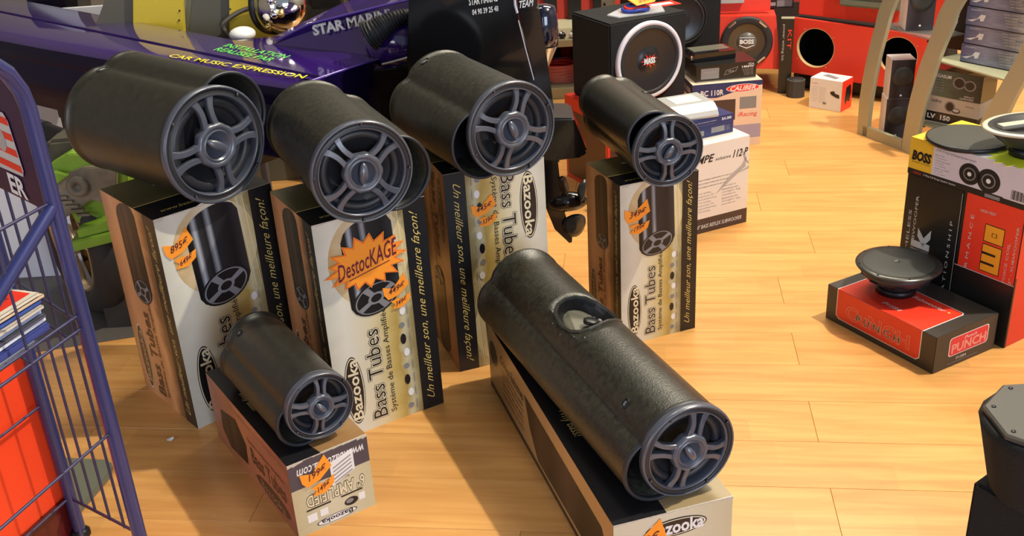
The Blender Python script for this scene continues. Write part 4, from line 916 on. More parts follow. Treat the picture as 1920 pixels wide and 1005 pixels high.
BGC = ramp('blue_grey_card', [(0, (.10, .11, .22)), (.3, (.30, .31, .42)), (.55, (.16, .17, .24)), (.8, (.55, .53, .48)), (1, (.40, .38, .34))], noise=.25, nscale=(3, 6), rough=.3)
def art_amp(F):
    F.rect(0, 0, 1, 1, BGC, 1); F.poly([(.02, .28), (.14, .42), (.18, .66), (.24, .66), (.22, .34), (.18, .30), (.17, .46), (.08, .24)], WHT, 3); F.text('amplifier', .05, .82, .20, .92, WHT, 3)
    for k in range(5): F.text('power channel', .46+.01*k, .82-.15*k, .62, .90-.15*k, CREAM, 3)
    F.text('2 x 100', .62, .55, .76, .63, DRK, 3); F.rect(.0, .0, 1, .05, DRK, 2)
for k in range(5):
    rackbox(('lowest', 'second from the bottom', 'third from the bottom', 'fourth from the bottom', 'topmost')[k]+' of the blue-grey amplifier boxes stacked on the silver shelf', 1.606+.004*(k % 2), 3.612-.003*k, .3645+.0645*k, R_(-56), .30, .16, .064, pm('blue_grey_body', (.12, .12, .18), .4), art_amp, nm='amplifier_box', group='blue-grey amplifier boxes')
t = thing('speaker_box', 'dark box with dotted lettering behind the blue-grey stack', 'box', (1.625, 3.80, .3645), R_(-50)); carton(t, .08, .10, .30, BK)
F = boxface('front', .08, .10, .30); F.text('car audio', .4, .3, .55, .9, PW, 3, -90); F.done('printed_front', t)
t = thing('accessory_box', 'small red and white accessory box right of the last upright', 'box', (1.742, 3.30, .40-.035), R_(-60)); carton(t, .12, .08, .085, pm('maroon_card', (.25, .02, .03), .4))
F = boxface('front', .12, .08, .085); F.rect(.1, .4, .9, .9, GRY, 1); F.rect(.2, .1, .8, .3, WHT, 2); F.done('printed_front', t)
shelf('silver shelf stub right of the last upright', 1.652, 3.320, .358, .3, .2, SILV, 'rack_shelf', .006)
# ------------------------------------------------------------------ purple racing boat
bt = thing('racing_boat', 'long glossy purple racing boat hull with yellow and green lettering', 'boat', (-.510, 2.846, 0), R_(139))
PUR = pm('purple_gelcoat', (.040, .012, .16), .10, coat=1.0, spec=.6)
PURD = pm('purple_gelcoat_shaded', (.006, .003, .030), .2, coat=.1, spec=.15)  # shaded copy of the gelcoat, dark reflections painted on hull sides and transom
def hull_sec(x, near, notch):
    g = -.033-.012*x
    return [(x, -.62, .40), (x, -.62, .60), (x, -.60, .632), (x, -.22, .64), (x, g-.012, .640), (x, g-.006, .640), (x, g-.004, .628), (x, g+.006, .626), (x, g+.010, .637), (x, g+.03, .638),
            (x, near-.03, .637), (x, near-.008, .630), (x, near+.008, .612), (x, near+.014, .585), (x, near+.012, .56), (x, near+.018, .553), (x, near+.030, .47), (x, near+.010, .40), (x, near-.10, .37), (x, -.52, .37)]
secs = []
for x, nr in ((-.004, .010), (.0, .014), (.02, .018), (.3, .048), (.6, .078), (.9, .098), (1.2, .120), (1.5, .135), (1.9, .14), (2.4, .12), (3.0, .06)): secs.append(hull_sec(x, nr, 0))
# the far side is narrow towards the bow
for k, s_ in enumerate(secs):
    x = s_[0][0]; fy = -.62 if x < .35 else max(-.62, -.62+.42*min(1, (x-.35)/.15)) if x < .5 else -.205-.012*x
    secs[k] = [(p[0], (fy if p[1] <= -.5 else p[1] if p[1] > -.21 else max(p[1], fy+.02)), p[2]) for p in s_]
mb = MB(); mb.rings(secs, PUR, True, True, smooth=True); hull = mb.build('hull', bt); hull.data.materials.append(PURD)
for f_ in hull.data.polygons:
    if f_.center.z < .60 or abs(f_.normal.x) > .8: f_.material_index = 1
hull.data.polygons.foreach_set('use_smooth', [False]*len(hull.data.polygons))
bmx = bmesh.new(); bmx.from_mesh(hull.data); bmesh.ops.remove_doubles(bmx, verts=bmx.verts, dist=1e-5)
bmesh.ops.recalc_face_normals(bmx, faces=bmx.faces)
for f in bmx.faces: f.smooth = True
for e in bmx.edges:
    if len(e.link_faces) == 2 and e.calc_face_angle(0) > .6: e.smooth = False
bmx.to_mesh(hull.data); bmx.free()
mb = MB(); mb.rings([[(x, y, z) for y, z in ((-.165, .6401), (-.165, .6402), (-.16, .6402), (-.16, .6401))] for x in (0, .1)], PURD); 
def loc_of(p): d = Vector(p)-Vector((-.510, 2.846, 0)); a = R_(-139); return Vector((d.x*math.cos(a)-d.y*math.sin(a), d.x*math.sin(a)+d.y*math.cos(a), d.z))
# stern cowl
A = (.446, -.215, .638); B = (.071, -.271, .638); R1 = (.43, -.222, .652); R2 = (.262, -.223, .72); R3 = (.022, -.311, .78); R4 = (-.114, -.349, .81); CR = (-.10, -.325, .638)
T1, T2, T3, T4 = (.47, -.25, .655), (.281, -.386, .752), (.10, -.50, .80), (-.05, -.56, .82); Bk = [(.47, -.42, .638), (.30, -.60, .638), (-.02, -.615, .638)]
mb = MB()
vs = [A, B, CR, R4, R3, R2, R1, T1, T2, T3, T4]+Bk   # 0..13
mb.add(vs, [(0, 1, 4), (0, 4, 5), (0, 5, 6), (1, 2, 3), (1, 3, 4), (6, 5, 8, 7), (5, 4, 9, 8), (4, 3, 10, 9), (0, 6, 7), (0, 7, 11), (7, 8, 12, 11), (8, 9, 13, 12), (9, 10, 13), (10, 3, 2), (10, 2, 13)], PUR)
mb.build('stern_cowl', bt, bevel=0)
mb = MB(); mb.tube([R1, R2, R3, R4], .0035, pm('purple_highlight', (.10, .05, .35), .1, coat=1), 8); mb.build('ridge_highlight', bt)  # highlight along the ridge, put in as a brighter purple tube
mb = MB(); mb.tube([(.004, .012, .638), (.002, -.10, .640), (.0, -.26, .640)], .004, pm('purple_highlight', (.10, .05, .35), .1, coat=1), 8); mb.build('transom_edge', bt)  # transom corner picked out in the same painted highlight purple
# motor well fairing, bellows, strips
mb = MB(); mb.sphere(tuple(loc_of((-0.305, 3.080, 0.674))), .105, PUR, 28, sx=1.0, sy=.7, sz=.80); mb.build('motor_well_fairing', bt)
mb = MB(); mb.tube([loc_of((-0.332, 2.955, 0.644)), loc_of((-0.295, 2.955, 0.651)), loc_of((-0.249, 2.955, 0.661))], .0045, pm('chrome_trim', (.8, .8, .8), .15, metal=1), 8); mb.build('trim_strip', bt)
bw = smooth_pts([(-0.368, 3.000, 0.715), (-0.342, 3.000, 0.729), (-0.314, 3.010, 0.743), (-0.277, 3.020, 0.758), (-0.241, 3.030, 0.763), (-0.200, 3.050, 0.756)], 14)
pth = [loc_of(p) for p in bw]; rads = []
for i in range(len(pth)):
    t_ = i/(len(pth)-1); rads.append((.033*(1-t_)**.9+.008)*(1+.16*math.sin(i*2*PI/3.2)*(1 if t_ < .72 else .0)))
mb = MB(); mb.tube(pth, 0, RUB, 16, rads); mb.build('rubber_bellows', bt)
for k in range(3):
    p_ = [loc_of(p) for p in smooth_pts([(-.24, 3.0, .785-.012*k), (-.20+.01*k, 2.98, .80-.015*k), (-.15, 2.97, .79-.01*k)], 6)]
    mb = MB(); mb.tube(p_, .0035, (CHR, SCR, BLK)[k], 8); mb.build('steering_cable', bt)
mb = MB(); mb.tube([loc_of(p) for p in ((-1.30, 2.90, .52), (-1.19, 2.84, .50))], .032, BLK, 20); mb.tube([loc_of(p) for p in ((-1.315, 2.908, .523), (-1.295, 2.897, .519))], .036, RUB, 20); o = mb.build('exhaust_pipe', bt)
# deck lettering
def deck_text(s_, p0, p1, hgt, m, z, name, shear=.3, off=.01, cond=1):
    d = Vector((p1[0]-p0[0], p1[1]-p0[1], 0)); L_ = d.length; U = d.normalized(); V = Vector((0, 0, 1)).cross(U)
    F_ = Face((p0[0], p0[1], z), U, V, L_, hgt); F_.text(s_, 0, 0, 1, 1, m, 1.5, 0, shear=shear, off=off); F_.done(name, bt)
YT = pm('lettering_yellow', (.85, .72, .04), .4); GT = pm('lettering_green', (.15, .75, .12), .4)
deck_text('CAR MUSIC EXPRESSION', (.625, .048), (.040, .006), .030, YT, .6405, 'yellow_lettering', shear=-.25, off=.012)
deck_text('INSTALLATION', (.575, -.117), (.265, -.113), .034, GT, .6412, 'green_lettering', shear=-.25, off=.008)
deck_text('REALISEE PAR', (.562, -.072), (.275, -.068), .034, GT, .6412, 'green_lettering', shear=-.25, off=.008)
Bv, Rv2, Rv3 = Vector(B), Vector(R2), Vector(R3); nn = (Rv2-Bv).cross(Rv3-Bv).normalized()
p0 = Vector((.244, -.223, .688)); p1 = Vector((-.014, -.317, .746)); U = (p1-p0).normalized(); N_ = nn if nn.y > 0 else -nn; V = N_.cross(U)
F = Face(p0+N_*.0012, U, V, (p1-p0).length, .028)
F.text('STAR MARINE', 0, 0, 1, 1, WHT, 1, 0, off=.05); F.text('STAR MARINE', 0, 0, 1, 1, DRK, 2, 0, off=.022); F.text('STAR MARINE', 0, 0, 1, 1, WHT, 3, 0, off=-.004); F.done('white_lettering', bt)
# boat stands
for k, x in enumerate((.35, 1.35)):
    t = thing('boat_stand', ('black trestle under the stern half of the purple boat', 'black trestle under the bow half of the purple boat')[k], 'stand', tuple(Vector((-.510, 2.846, 0))+Matrix.Rotation(R_(139), 3, 'Z') @ Vector((x, -.10, 0))), R_(139))
    mb = MB(); mb.box(-.03, .03, -.14, .16, .33, .3685, BLK); mb.build('top_bar', t)
    for s in (-.12, .14): mb = MB(); mb.box(-.02, .02, s-.02, s+.02, 0, .33, BLK); mb.build('leg', t)

# ------------------------------------------------------------------ outboard motor
ob = thing('outboard_motor', 'glossy black outboard motor with propeller on the stern of the purple boat', 'boat motor', (0, 2.86, 0), 0)
def plate(name, pts, y0, y1, m, parent=ob, bevel=.004, **k):
    mb = MB(); mb.prism([(x, y0-2.86, z) for x, z in pts], (0, y1-y0, 0), m); return mb.build(name, parent, bevel=bevel, **k)
def PT(*pts): return [(p[0], p[2]) for p in pts]
plate('cowling', PT((-0.221, 2.860, 0.920), (0.052, 2.860, 0.904), (0.057, 2.860, 0.770), (0.096, 2.860, 0.599), (0.130, 2.860, 0.347), (-0.104, 2.860, 0.362), (-0.249, 2.860, 0.529), (-0.252, 2.860, 0.680)), 2.86, 3.02, BLKG)
plate('mounting_bracket', PT((-0.357, 2.950, 0.633), (-0.289, 2.950, 0.635), (-0.219, 2.950, 0.655), (-0.231, 2.950, 0.354), (-0.340, 2.950, 0.360)), 2.945, 2.985, BLKG)
plate('midsection', PT((0.056, 2.870, 0.787), (0.116, 2.870, 0.789), (0.129, 2.870, 0.676), (0.155, 2.870, 0.406), (0.155, 2.870, 0.341), (0.128, 2.870, 0.343), (0.096, 2.870, 0.596)), 2.885, 2.99, pm('brown_black_gloss', (.012, .008, .007), .15, coat=.5))
plate('upper_cover', PT((0.056, 2.850, 0.905), (0.114, 2.850, 0.902), (0.110, 2.850, 0.796), (0.058, 2.850, 0.788)), 2.852, 2.98, BLKG)
mb = MB(); mb.tube([Vector(p)-Vector((0, 2.86, 0)) for p in ((0.049, 2.845, 0.879), (0.050, 2.845, 0.809), (0.055, 2.845, 0.789))], .0035, pm('trim_lilac', (.6, .58, .75), .25), 8); mb.build('trim_line', ob)
mb = MB(); mb.tube([Vector(p)-Vector((0, 2.86, 0)) for p in ((0.057, 2.855, 0.767), (0.072, 2.855, 0.691), (0.091, 2.855, 0.601))], .0015, pm('trim_lilac', (.6, .58, .75), .25), 6); mb.build('edge_line', ob)
x0, _, z0 = (-0.072, 2.860, 0.814); x1, _, z1 = (0.004, 2.860, 0.809)
F = Face((x0, -.0045, z0), (1, 0, .10), (0, 0, 1), x1-x0, .022); F.text('STAR MARINE', 0, 0, 1, .9, WHT, 1, off=.02); F.done('white_lettering', ob)
x0, _, z0 = (-0.065, 2.860, 0.788); x1, _, z1 = (0.005, 2.860, 0.783)
F = Face((x0, -.0045, z0), (1, 0, .10), (0, 0, 1), x1-x0, .018); F.text('04 90 39 25 48', 0, 0, 1, .8, WHT, 1, off=.02); F.done('white_lettering', ob)
x0, _, z0 = (0.062, 2.850, 0.801); x1, _, z1 = (0.100, 2.850, 0.805)
F = Face((x0, -.0125, z0), (1, 0, .12), (0, 0, 1), x1-x0, .018); F.text('TEAM', 0, 0, 1, 1, WHT, 1, shear=.3, off=.02); F.done('white_lettering', ob)
cx_, _, cz_ = (0.133, 3.060, 0.637)
mb = MB(); mb.lathe([(.026, .02), (.040, .026), (.043, .05), (.041, .11), (.034, .135), (.012, .142), (.0003, .142)], pm('navy_gloss', (.006, .008, .025), .08, coat=1), c=(cx_, .20, cz_-.015), ax='z', n=36); mb.build('starter_housing', ob)
mb = MB(); mb.lathe([(.0003, -.055), (.010, -.045), (.038, .015), (.040, .019)], pm('silver_cone', (.6, .58, .5), .2, metal=.8), c=(cx_, .20, cz_-.012), ax='z', n=36); mb.build('silver_cone', ob)
plate('anti_ventilation_plate', PT((0.085, 2.830, 0.520), (0.138, 2.830, 0.508), (0.194, 2.830, 0.504), (0.224, 2.830, 0.419), (0.230, 2.830, 0.406), (0.215, 2.830, 0.389), (0.139, 2.830, 0.384), (0.079, 2.830, 0.390)), 2.79, 2.94, BLKG, bevel=.006)
plate('lower_leg', PT((0.107, 2.850, 0.392), (0.147, 2.850, 0.390), (0.153, 2.850, 0.300), (0.162, 2.850, 0.208), (0.184, 2.850, 0.113), (0.177, 2.850, 0.100), (0.132, 2.850, 0.151), (0.109, 2.850, 0.220)), 2.846, 2.874, BLKG, bevel=.004)
mb = MB(); gx, _, gz = (0.170, 2.860, 0.232); mb.sphere((gx, 0, gz), .030, BLKG, 20, sx=2.1); mb.build('gearcase', ob)
def blade(px, pz, a, b, ry, rz_, m):
    mb = MB(); n = 20; rr = []
    for k, (s, y) in enumerate(((.05, -.004), (.7, -.0035), (1, 0), (.7, .0035), (.05, .004))):
        rr.append([(a*s*math.cos(2*PI*i/n), y+.012*s*math.cos(2*PI*i/n)**2, b*s*math.sin(2*PI*i/n)) for i in range(n)])
    mb.rings(rr, m); o = mb.build('propeller_blade', ob); o.location = (px, -.012, pz); o.rotation_euler = (0, ry, rz_)
PB = pm('propeller_grey', (.05, .052, .058), .22, metal=.5)
bx, _, bz = (0.164, 2.850, 0.283); blade(bx, bz, .017, .036, R_(-14), .3, pm('propeller_bronze', (.10, .085, .07), .22, metal=.7))
bx, _, bz = (0.195, 2.850, 0.160); blade(bx, bz, .042, .036, R_(20), .5, PB)
bx, _, bz = (0.221, 2.870, 0.268); blade(bx, bz, .02, .034, R_(30), 1.0, PB)

# ------------------------------------------------------------------ alloy wheel and lime-green bodywork under the boat
wc = Vector((-1.262, 2.78, .2365)); wn = Vector((math.cos(R_(-140)), math.sin(R_(-140)), 0))
t = thing('car_wheel', 'black tyre on a gold and chrome alloy wheel standing under the purple boat', 'wheel', (wc.x, wc.y, 0), R_(-140)+PI/2)
# local -y is the face normal
mb = MB(); Rt = .235
prof_t = [(.150, .030), (.160, .010), (.180, .001), (.205, .002), (.222, .012), (.230, .028), (Rt, .045), (Rt, .060), (Rt-.004, .062), (Rt-.004, .068), (Rt, .070), (Rt, .10), (Rt-.004, .102), (Rt-.004, .108), (Rt, .11), (Rt, .135), (.230, .15), (.218, .168), (.19, .178), (.15, .17)]
mb.lathe(prof_t, pm('tyre_rubber', (.018, .017, .016), .7, bump=.4, bscale=120), c=(0, 0, .2365), n=72); mb.build('tyre', t)
RIM = pm('rim_gold', (.55, .42, .24), .25, metal=.7)
mb = MB(); mb.lathe([(.152, .028), (.160, .012), (.152, .006), (.144, .012), (.138, .05), (.130, .12), (.10, .13)], RIM, c=(0, 0, .2365), n=64); mb.build('rim', t)
for k in range(6):
    a = 2*PI*k/6+.2; mb = MB(); c_, s_ = math.cos(a), math.sin(a)
    mb.rings([[(q*c_-hw*s_, y, q*s_+hw*c_+.2365), (q*c_+hw*s_, y, q*s_-hw*c_+.2365), (q*c_+hw*s_, y+.02, q*s_-hw*c_+.2365), (q*c_-hw*s_, y+.02, q*s_+hw*c_+.2365)] for q, hw, y in ((.03, .018, .02), (.08, .014, .016), (.146, .024, .012))], (RIM, CHR)[k % 2], smooth=False); mb.build('spoke', t)
mb = MB(); mb.lathe([(.045, .035), (.045, .015), (.036, .008), (.0003, .006)], RIM, c=(0, 0, .2365), n=32); hc = mb.build('hub_cap', t)
for k in range(5): a = 2*PI*k/5; mb = MB(); mb.lathe([(.006, .02), (.006, .004), (.0002, .003)], BLK, c=(.03*math.cos(a), 0, .2365+.03*math.sin(a)), n=8); mb.build('lug_nut', hc)
mb = MB(); mb.lathe([(.128, .125), (.0003, .127)], pm('brake_dark', (.03, .02, .02), .5), c=(0, 0, .2365), n=40); mb.build('brake_disc', t)

LIME = pm('lime_paint', (.17, .31, .02), .5, var=.15, scale=12); GB = pm('grey_brown_relief', (.17, .145, .10), .6, var=.4, scale=20, bump=.5, bscale=40)
t = thing('painted_bodywork', 'lime green and grey-brown painted bodywork with gear shapes above the tyre', 'bodywork', (0, 2.62, 0), 0)
def lp(name, pts, y0, y1, m, bevel=.003):
    mb = MB(); mb.prism([(x, y0, z) for x, z in pts], (0, y1-y0, 0), m); return mb.build(name, t, bevel=bevel)
lp('lime_panel', PT((-1.204, 2.620, 0.502), (-1.138, 2.620, 0.536), (-0.986, 2.620, 0.520), (-1.016, 2.620, 0.380), (-1.060, 2.620, 0.357), (-1.156, 2.620, 0.338), (-1.182, 2.620, 0.395)), .03, .09, LIME)
lp('grey_panel', PT((-1.209, 2.620, 0.425), (-1.190, 2.620, 0.456), (-1.153, 2.620, 0.484), (-1.104, 2.620, 0.501), (-1.013, 2.620, 0.504), (-1.033, 2.620, 0.416), (-1.071, 2.620, 0.400), (-1.100, 2.620, 0.411), (-1.129, 2.620, 0.392), (-1.159, 2.620, 0.376), (-1.188, 2.620, 0.359)), .012, .032, GB)
lp('lime_top', PT((-1.207, 2.620, 0.490), (-1.174, 2.620, 0.500), (-1.138, 2.620, 0.486), (-1.185, 2.620, 0.456), (-1.204, 2.620, 0.457)), .004, .014, LIME)
gx, _, gz = (-1.124, 2.620, 0.452)
mb = MB(); mb.lathe([(.028, .012), (.028, .002), (.022, -.001), (.013, -.001), (.011, .008), (.0003, .009)], GB, c=(gx, 0, gz), n=20); mb.build('gear_relief', t)
for k in range(5):
    sx, _, sz = (-1.186, 2.620, 0.426); mb = MB(); mb.box(sx-.006+.012*k, sx+.028+.012*k, .002, .0125, sz-.004-.013*k, sz+.003-.013*k, GB); mb.build('relief_bar', t)
lp('upper_step', PT((-1.144, 2.620, 0.341), (-1.043, 2.620, 0.368), (-1.040, 2.620, 0.337), (-1.144, 2.620, 0.316)), -.02, .06, LIME)
lp('lower_step', PT((-1.168, 2.620, 0.311), (-1.040, 2.620, 0.334), (-1.041, 2.620, 0.306), (-1.169, 2.620, 0.281)), -.03, .06, LIME)
mb = MB(); mb.box(-1.16, -1.03, .06, .10, 0, .30, pm('dark_support', (.03, .025, .02), .7)); mb.build('support', t)
t = thing('storage_tub', 'dark olive cover over the lime green bodywork beneath the biggest tube', 'cover', (0, 2.66, 0), 0)
def lp2(pts, y0, y1, m):
    mb = MB(); mb.prism([(x, y0, z) for x, z in pts], (0, y1-y0, 0), m); return mb.build('cover', t, bevel=.01)
lp2(PT((-1.244, 2.700, 0.508), (-1.213, 2.700, 0.554), (-1.119, 2.700, 0.557), (-1.009, 2.700, 0.508), (-1.018, 2.700, 0.466), (-1.164, 2.700, 0.485), (-1.244, 2.700, 0.462)), .055, .16, pm('olive_cloth', (.06, .055, .035), .8, var=.3, scale=15))

t = thing('white_board', 'large white board standing far behind the wheel and the boat hull', 'board', (-2.7, 4.15, 0), .05)
mb = MB(); mb.box(0, 1.5, 0, .02, 0, .62, pm('board_white', (.72, .74, .80), .5)); mb.build('panel', t)
t = thing('white_board', 'low white board lying under the boat just behind the wheel', 'board', (-2.3, 3.06, 0), .0)
mb = MB(); mb.box(0, .87, 0, .02, 0, .36, pm('board_white', (.72, .74, .80), .5)); mb.build('panel', t)
t = thing('floor_sheet', 'grey plastic sheet on the floor around the tyre', 'sheet', (-1.2, 2.66, 0), .1)
mb = MB(); rn = random.Random(5); pts = [(.30+.1*rn.random()*0+.0, -.04), (.34, .12), (.2, .4), (-.4, .45), (-.55, .1), (-.3, -.10), (-.02, -.07), (.16, -.05)]
mb.prism([(x, y, .0004) for x, y in pts], (0, 0, .002), pm('sheet_grey', (.10, .09, .08), .45, bump=.6, bscale=18)); mb.build('sheet', t)

# ------------------------------------------------------------------ yellow and grey panels, chrome lamp behind the boat
YP = pm('yellow_panel', (.72, .55, .04), .4); GP = pm('grey_olive_panel', (.12, .115, .085), .5)
t = thing('panel_stand', 'yellow and olive grey panelled stand behind the purple boat', 'stand', (0, 3.75, 0), 0)
def pp(name, pts, y0, y1, m):
    mb = MB(); mb.prism([(p[0], y0, p[2]) for p in pts], (0, y1-y0, 0), m); return mb.build(name, t, bevel=.002)
def col(pts_top): pass
def q2(a, b, c, d): return [a, b, c, d]
pp('grey_side_panel', [(-1.423, 3.750, 0.617), (-1.284, 3.750, 0.581), (-1.237, 3.750, 0.826), (-1.296, 3.750, 0.830)], .02, .05, GP)
pp('yellow_panel', [(-1.288, 3.750, 0.571), (-1.111, 3.750, 0.532), (-1.074, 3.750, 0.817), (-1.235, 3.750, 0.826)], .0, .03, YP)
pp('grey_side_panel', [(-1.105, 3.750, 0.541), (-0.958, 3.750, 0.504), (-0.911, 3.750, 0.807), (-1.030, 3.750, 0.814)], .02, .05, GP)
pp('edge_strip', [(-1.122, 3.750, 0.542), (-1.100, 3.750, 0.537), (-1.030, 3.750, 0.814), (-1.072, 3.750, 0.817)], .035, .06, pm('pale_edge', (.30, .30, .22), .5))
pp('yellow_panel', [(-0.960, 3.750, 0.494), (-0.753, 3.750, 0.482), (-0.707, 3.750, 0.795), (-0.909, 3.750, 0.807)], .0, .03, YP)
pp('base_block', [(-1.35, 0, 0), (-.72, 0, 0), (-.72, 0, .60), (-1.30, 0, .60)], .062, .25, GP)
for q in ((337, 20), (432, 17), (336, 38)):
    x_, y_, z_ = (-1.103, 3.750, 0.673) if q[0] == 337 else ((-0.927, 3.750, 0.668) if q[0] == 432 else (-1.111, 3.750, 0.640)); mb = MB(); mb.sphere((x_, -.001, z_), .0035, BLK, 8); mb.build('screw', t)
t = thing('grab_handle', 'grey tubular handle against the yellow panel', 'handle', (0, 3.73, 0), 0)
hp = [(-0.945, 3.730, 0.582), (-0.958, 3.730, 0.613), (-0.935, 3.730, 0.637), (-0.890, 3.730, 0.661), (-0.819, 3.730, 0.686), (-0.784, 3.730, 0.749)]
mb = MB(); mb.tube([Vector(p)-Vector((0, 3.73, 0)) for p in smooth_pts(hp)], .009, pm('handle_grey', (.16, .15, .12), .35, metal=.4), 10); mb.build('tube', t)
mb = MB(); mb.tube([Vector((hp[0][0], 0, hp[0][2])), Vector((hp[0][0], 0, 0))], .009, pm('handle_grey', (.16, .15, .12), .35, metal=.4), 8); mb.build('stem', t)
cx_, cy_, cz_ = (-0.714, 3.620, 0.698)
t = thing('chrome_lamp', 'round polished chrome lamp housing with black rim behind the boat cowl', 'lamp', (cx_, cy_, 0), R_(-35))
mb = MB(); mb.sphere((0, 0, cz_), .098, pm('polished_chrome', (.75, .74, .70), .10, metal=1, bump=.9, bscale=14), 32, sx=.95); mb.build('bowl', t)
mb = MB(); mb.lathe([(.094, -.012), (.104, -.008), (.104, .010), (.094, .012)], BLK, c=(-.052, 0, cz_), ax='x', n=40); mb.build('rim', t)
mb = MB(); mb.tube([(0, 0, 0), (0, 0, cz_-.09)], .018, BLK, 12); mb.build('stem', t)
for k in range(4): mb = MB(); mb.sphere((.04+.03*math.cos(k*1.7), -.085-.004*k, cz_+.05*math.sin(k*2.1)-.01), .012+.003*(k % 2), (pm('brass_bit', (.6, .42, .15), .25, metal=.8), CHR)[k % 2], 10); mb.build('fitting', t)
t = thing('rounded_cap', 'small white rounded cap between yellow panel and boat deck', 'cap', (-0.844, 3.520, 0.629)[:2]+(0,), 0)
zc_ = (-0.844, 3.520, 0.629)[2]; mb = MB(); mb.sphere((0, 0, zc_), .044, WHT, 20, sz=.55); mb.build('dome', t); mb = MB(); mb.tube([(0, 0, 0), (0, 0, zc_)], .015, GRY, 10); mb.build('stem', t)
t = thing('black_case', 'dark equipment case behind the boat cowl', 'case', (-.70, 3.74, 0), 0)
mb = MB(); mb.box(0, .50, 0, .3, 0, .92, pm('case_dark', (.02, .02, .015), .6)); mb.build('body', t, bevel=.01); mb = MB(); mb.box(.1, .4, -.02, 0, .70, .73, SCR); mb.build('handle', t)
lp_ = loc_of((-0.468, 3.320, 0.719)); mb = MB(); mb.tube([tuple(lp_-Vector((0, 0, .03))), (lp_.x, lp_.y, .98)], .011, pm('brown_metal', (.10, .07, .03), .35, metal=.5), 12); mb.build('flag_pole', bt); mb = MB(); mb.lathe([(.02, -.004), (.02, .008), (.012, .012)], SCR, ax='z', n=16, c=tuple(lp_)); mb.build('pole_collar', bt)

# ------------------------------------------------------------------ blue wire magazine rack
NB = pm('rack_blue', (.035, .045, .17), .28, metal=.25, coat=.4); NW = pm('rack_wire', (.05, .05, .12), .35, metal=.3)
rk = thing('magazine_rack', 'dark blue tubular wire magazine rack at the left edge', 'rack', (-.8, 1.5, 0), 0)
O = Vector((-.8, 1.5, 0)); P1 = Vector((-.705, 1.545, 0)); P2 = Vector((-.925, 1.766, 0)); D = Vector((-math.cos(R_(70)), -math.sin(R_(70)), 0)); LN = .42
P3 = P1+D*LN; P4 = P2+D*LN; z_ = lambda p, h: Vector((p.x, p.y, h))-O
mb = MB(); top = [z_(P1, 0), z_(P1, .3), z_(P1, .6), z_(P1, .9), z_(P1, .97)]+[z_(P1+D*s, h) for s, h in ((.006, 1.0), (.022, 1.03), (.05, 1.055), (.09, 1.068), (.14, 1.07), (LN-.1, 1.07), (LN-.03, 1.04), (LN, .98))]+[z_(P3, .6), z_(P3, 0)]
mb.tube(top, .0125, NB, 16); mb.build('front_hoop', rk)
for p in (P2, P4): mb = MB(); mb.tube([z_(p, 0.004), z_(p, .93)], .0125, NB, 16); mb.build('rear_post', rk)
for p in (P1, P2, P3, P4): mb = MB(); mb.lathe([(.020, 0.0003), (.020, .010), (.014, .016)], BLK, c=tuple(z_(p, 0)), ax='z', n=20, cap0=True); mb.build('foot', rk)
def bar(a, b, q, nm='wire', m=NW): mb = MB(); mb.tube([a, b], q, m, 8); mb.build(nm, rk)
bar(z_(P1, .815), z_(P3, .58), .011, 'brace', NB)
for h in (.394, .601, .625, .821, .12): bar(z_(P1, h), z_(P3, h), .0028)
for h in (.322, .098, .60, .70, .81): bar(z_(P2, h), z_(P4, h), .0028)
for h in (.60, .81): bar(z_(P1, h), z_(P2, h), .003)
bar(z_(P1, .17), z_(P2, .095), .003)
sd = (P2-P1)
for f in (.20, .40, .61, .81): bar(z_(P1+sd*f, .165-.07*f), z_(P1+sd*f, .815), .0028)
for f in (.20, .60, .98): bar(z_(P1+D*LN*f*.9+D*.05, .12), z_(P1+D*LN*f*.9+D*.05, .822), .0024)
for f in (.1, .22, .34, .46, .58, .7, .82, .94): bar(z_(P2+D*LN*f, .605), z_(P2+D*LN*f, .81), .0024)
for f in (.1, .3, .5, .7, .9): bar(z_(P1+D*LN*f, .601), z_(P2+D*LN*f, .601), .0024, 'shelf_wire')
# sign panel
SG = pm('sign_purple', (.030, .008, .045), .35, spec=.3)
mb = MB(); u_ = (P1-P2).normalized(); n_ = Vector((u_.y, -u_.x, 0)); a_ = P2+u_*.0+n_*.004; b_ = P1-u_*.015+n_*.004
mb.prism([z_(a_, .800), z_(b_, .803), z_(b_, .99), z_(b_-u_*.02, 1.01), z_(a_, 1.02)], n_*.003, SG); sp_ = mb.build('sign_panel', rk)
nF = u_.cross(Vector((0, 0, 1))); aa = P2+(n_ if nF.dot(n_) > 0 else -n_*0)*.0075
F = Face(z_(aa+(nF*.001)+u_*.088, .803), u_, (0, 0, 1), .28, .19)
F.poly([(.02, .22), (.55, .24), (.575, .30), (.54, .72), (.50, .78), (.02, .78)], PW, 1)
for k in range(4): F.poly([(.03, .27+.135*k), (.56-.008*k, .27+.135*k), (.555-.008*k, .335+.135*k), (.03, .335+.135*k)], RED, 2)
F.oval(.36, .52, .07, .11, LG, 3)
F.text('ER', .315, -.0+.03, .525, .20, WHT, 2, 0, off=.03); F.done('sign_print', sp_)
t = thing('red_board', 'bright red board standing inside the blue wire rack', 'board', (P2.x-.026+.008, P2.y+.010+.020, 0), R_(250))
mb = MB(); mb.box(0.0, .40, .0, .008, .092, .43, pm('bright_red_board', (.85, .06, .015), .45)); mb.build('panel', t)
mb = MB(); mb.box(0.0, .40, .0, .012, .0, .0915, pm('red_board_shade', (.10, .01, .01), .2)); mb.build('base', t)  # reflection and shadow below the board, put in as a dark red strip
t = thing('floor_board', 'flat grey-green board on the floor behind the blue rack', 'board', (0, 0, 0), 0)
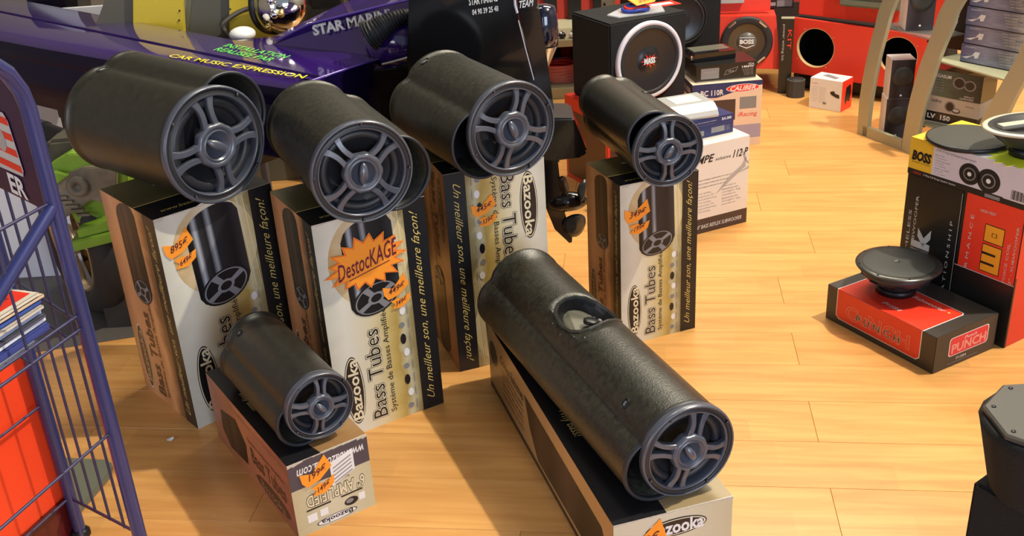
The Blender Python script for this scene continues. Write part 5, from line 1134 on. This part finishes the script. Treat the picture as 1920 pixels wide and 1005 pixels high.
mb = MB(); mb.prism([(-.951, 1.834, .0005), (-.923, 1.962, .0005), (-.930, 1.995, .0005), (-.950, 2.010, .0005), (-1.054, 2.029, .0005), (-1.5, 2.06, .0005), (-1.2, 1.7, .0005)], (0, 0, .016), pm('grey_green_board', (.13, .14, .10), .5)); mb.build('board', t, bevel=.002)
# magazines on the shelf
cols = [(.80, .80, .82), (.55, .62, .75), (.06, .08, .30), (.75, .78, .85), (.10, .10, .14), (.35, .45, .65), (.62, .56, .5), (.05, .10, .38), (.70, .55, .40), (.72, .66, .55)]
cov = [('white brochure with a blue photo, lowest in the rack pile', .004), ('pale blue magazine above the lowest brochure', .006), ('dark navy thick catalogue in the middle of the pile', .012), ('white catalogue above the navy one', .006), ('black-edged magazine in the pile', .005), ('light blue magazine in the upper pile', .008), ('grey-tan magazine in the upper pile', .005), ('blue-edged magazine near the top of the pile', .006), ('tan magazine just under the top one', .005), ('red and cream magazine on top of the pile', .005)]
z = .6055; rn = random.Random(4); ang = R_(250)
for k, ((lb, th), c_) in enumerate(zip(cov, cols)):
    jx = rn.uniform(-.006, .006); jy = rn.uniform(-.004, .006); base = P1+D*(.035+.02*rn.random()+(.02 if k < 2 else 0))+Vector((-.026, .004, 0))
    t = thing('magazine', lb, 'magazine', (base.x+jx, base.y+jy, z), ang+rn.uniform(-.02, .015)-(0.03 if k > 7 else 0), 'magazines on the rack shelf')
    mb = MB(); mb.box(0, .29, -.205, 0, .0008, th-.0008, pm('page_edges', (.72, .70, .66), .7)); mb.build('pages', t)
    mm = pm('cover_%d' % k, c_, .25); mb = MB(); mb.box(0, .291, -.206, .001, 0, .0008, mm); mb.box(0, .291, -.206, .001, th-.0008, th, mm); mb.box(0, .291, .0002, .001, 0, th, mm); mb.build('cover', t)
    if k >= 8:
        F = Face((0, -.205, th), (1, 0, 0), (0, 1, 0), .29, .205); F.rect(.02, .3, .35, .95, (DRK, RED)[k-8], 1); F.rect(.1, .45, .28, .85, (RED, pm('maroon_card', (.25, .02, .03), .4))[k-8], 2); F.rect(.4, .1, .95, .2, RED, 1); F.done('cover_print', t)
    z += th+.0022

t = thing('black_case', 'black gloss case beyond the bow at the upper left', 'case', (0, 4.30, 0), 0)
mb = MB(); mb.prism([(p[0], 0, p[2]) for p in ((-1.869, 4.300, 0.517), (-1.674, 4.300, 0.505), (-1.646, 4.300, 0.755), (-1.848, 4.300, 0.767))], (0, .15, 0), BLKG); mb.prism([(-2.05, .0, 0), (-1.62, .0, 0), (-1.62, .0, .45), (-2.05, .0, .45)], (0, .15, 0), BLK); mb.build('body', t)
t = thing('paper_scrap', 'tiny white curled paper scrap on the floor left of the short lying carton', 'scrap', (-.826, 2.095, .0006), .6)
mb = MB(); mb.rings([[(x, -.004+.004*abs(x)*60, z+.002*abs(x)*200) for z in (0, .0006)]+[(x, .005, z+.003) for z in (.0006, 0)] for x in (-.008, 0, .008)], WHT, smooth=False); mb.build('scrap', t)
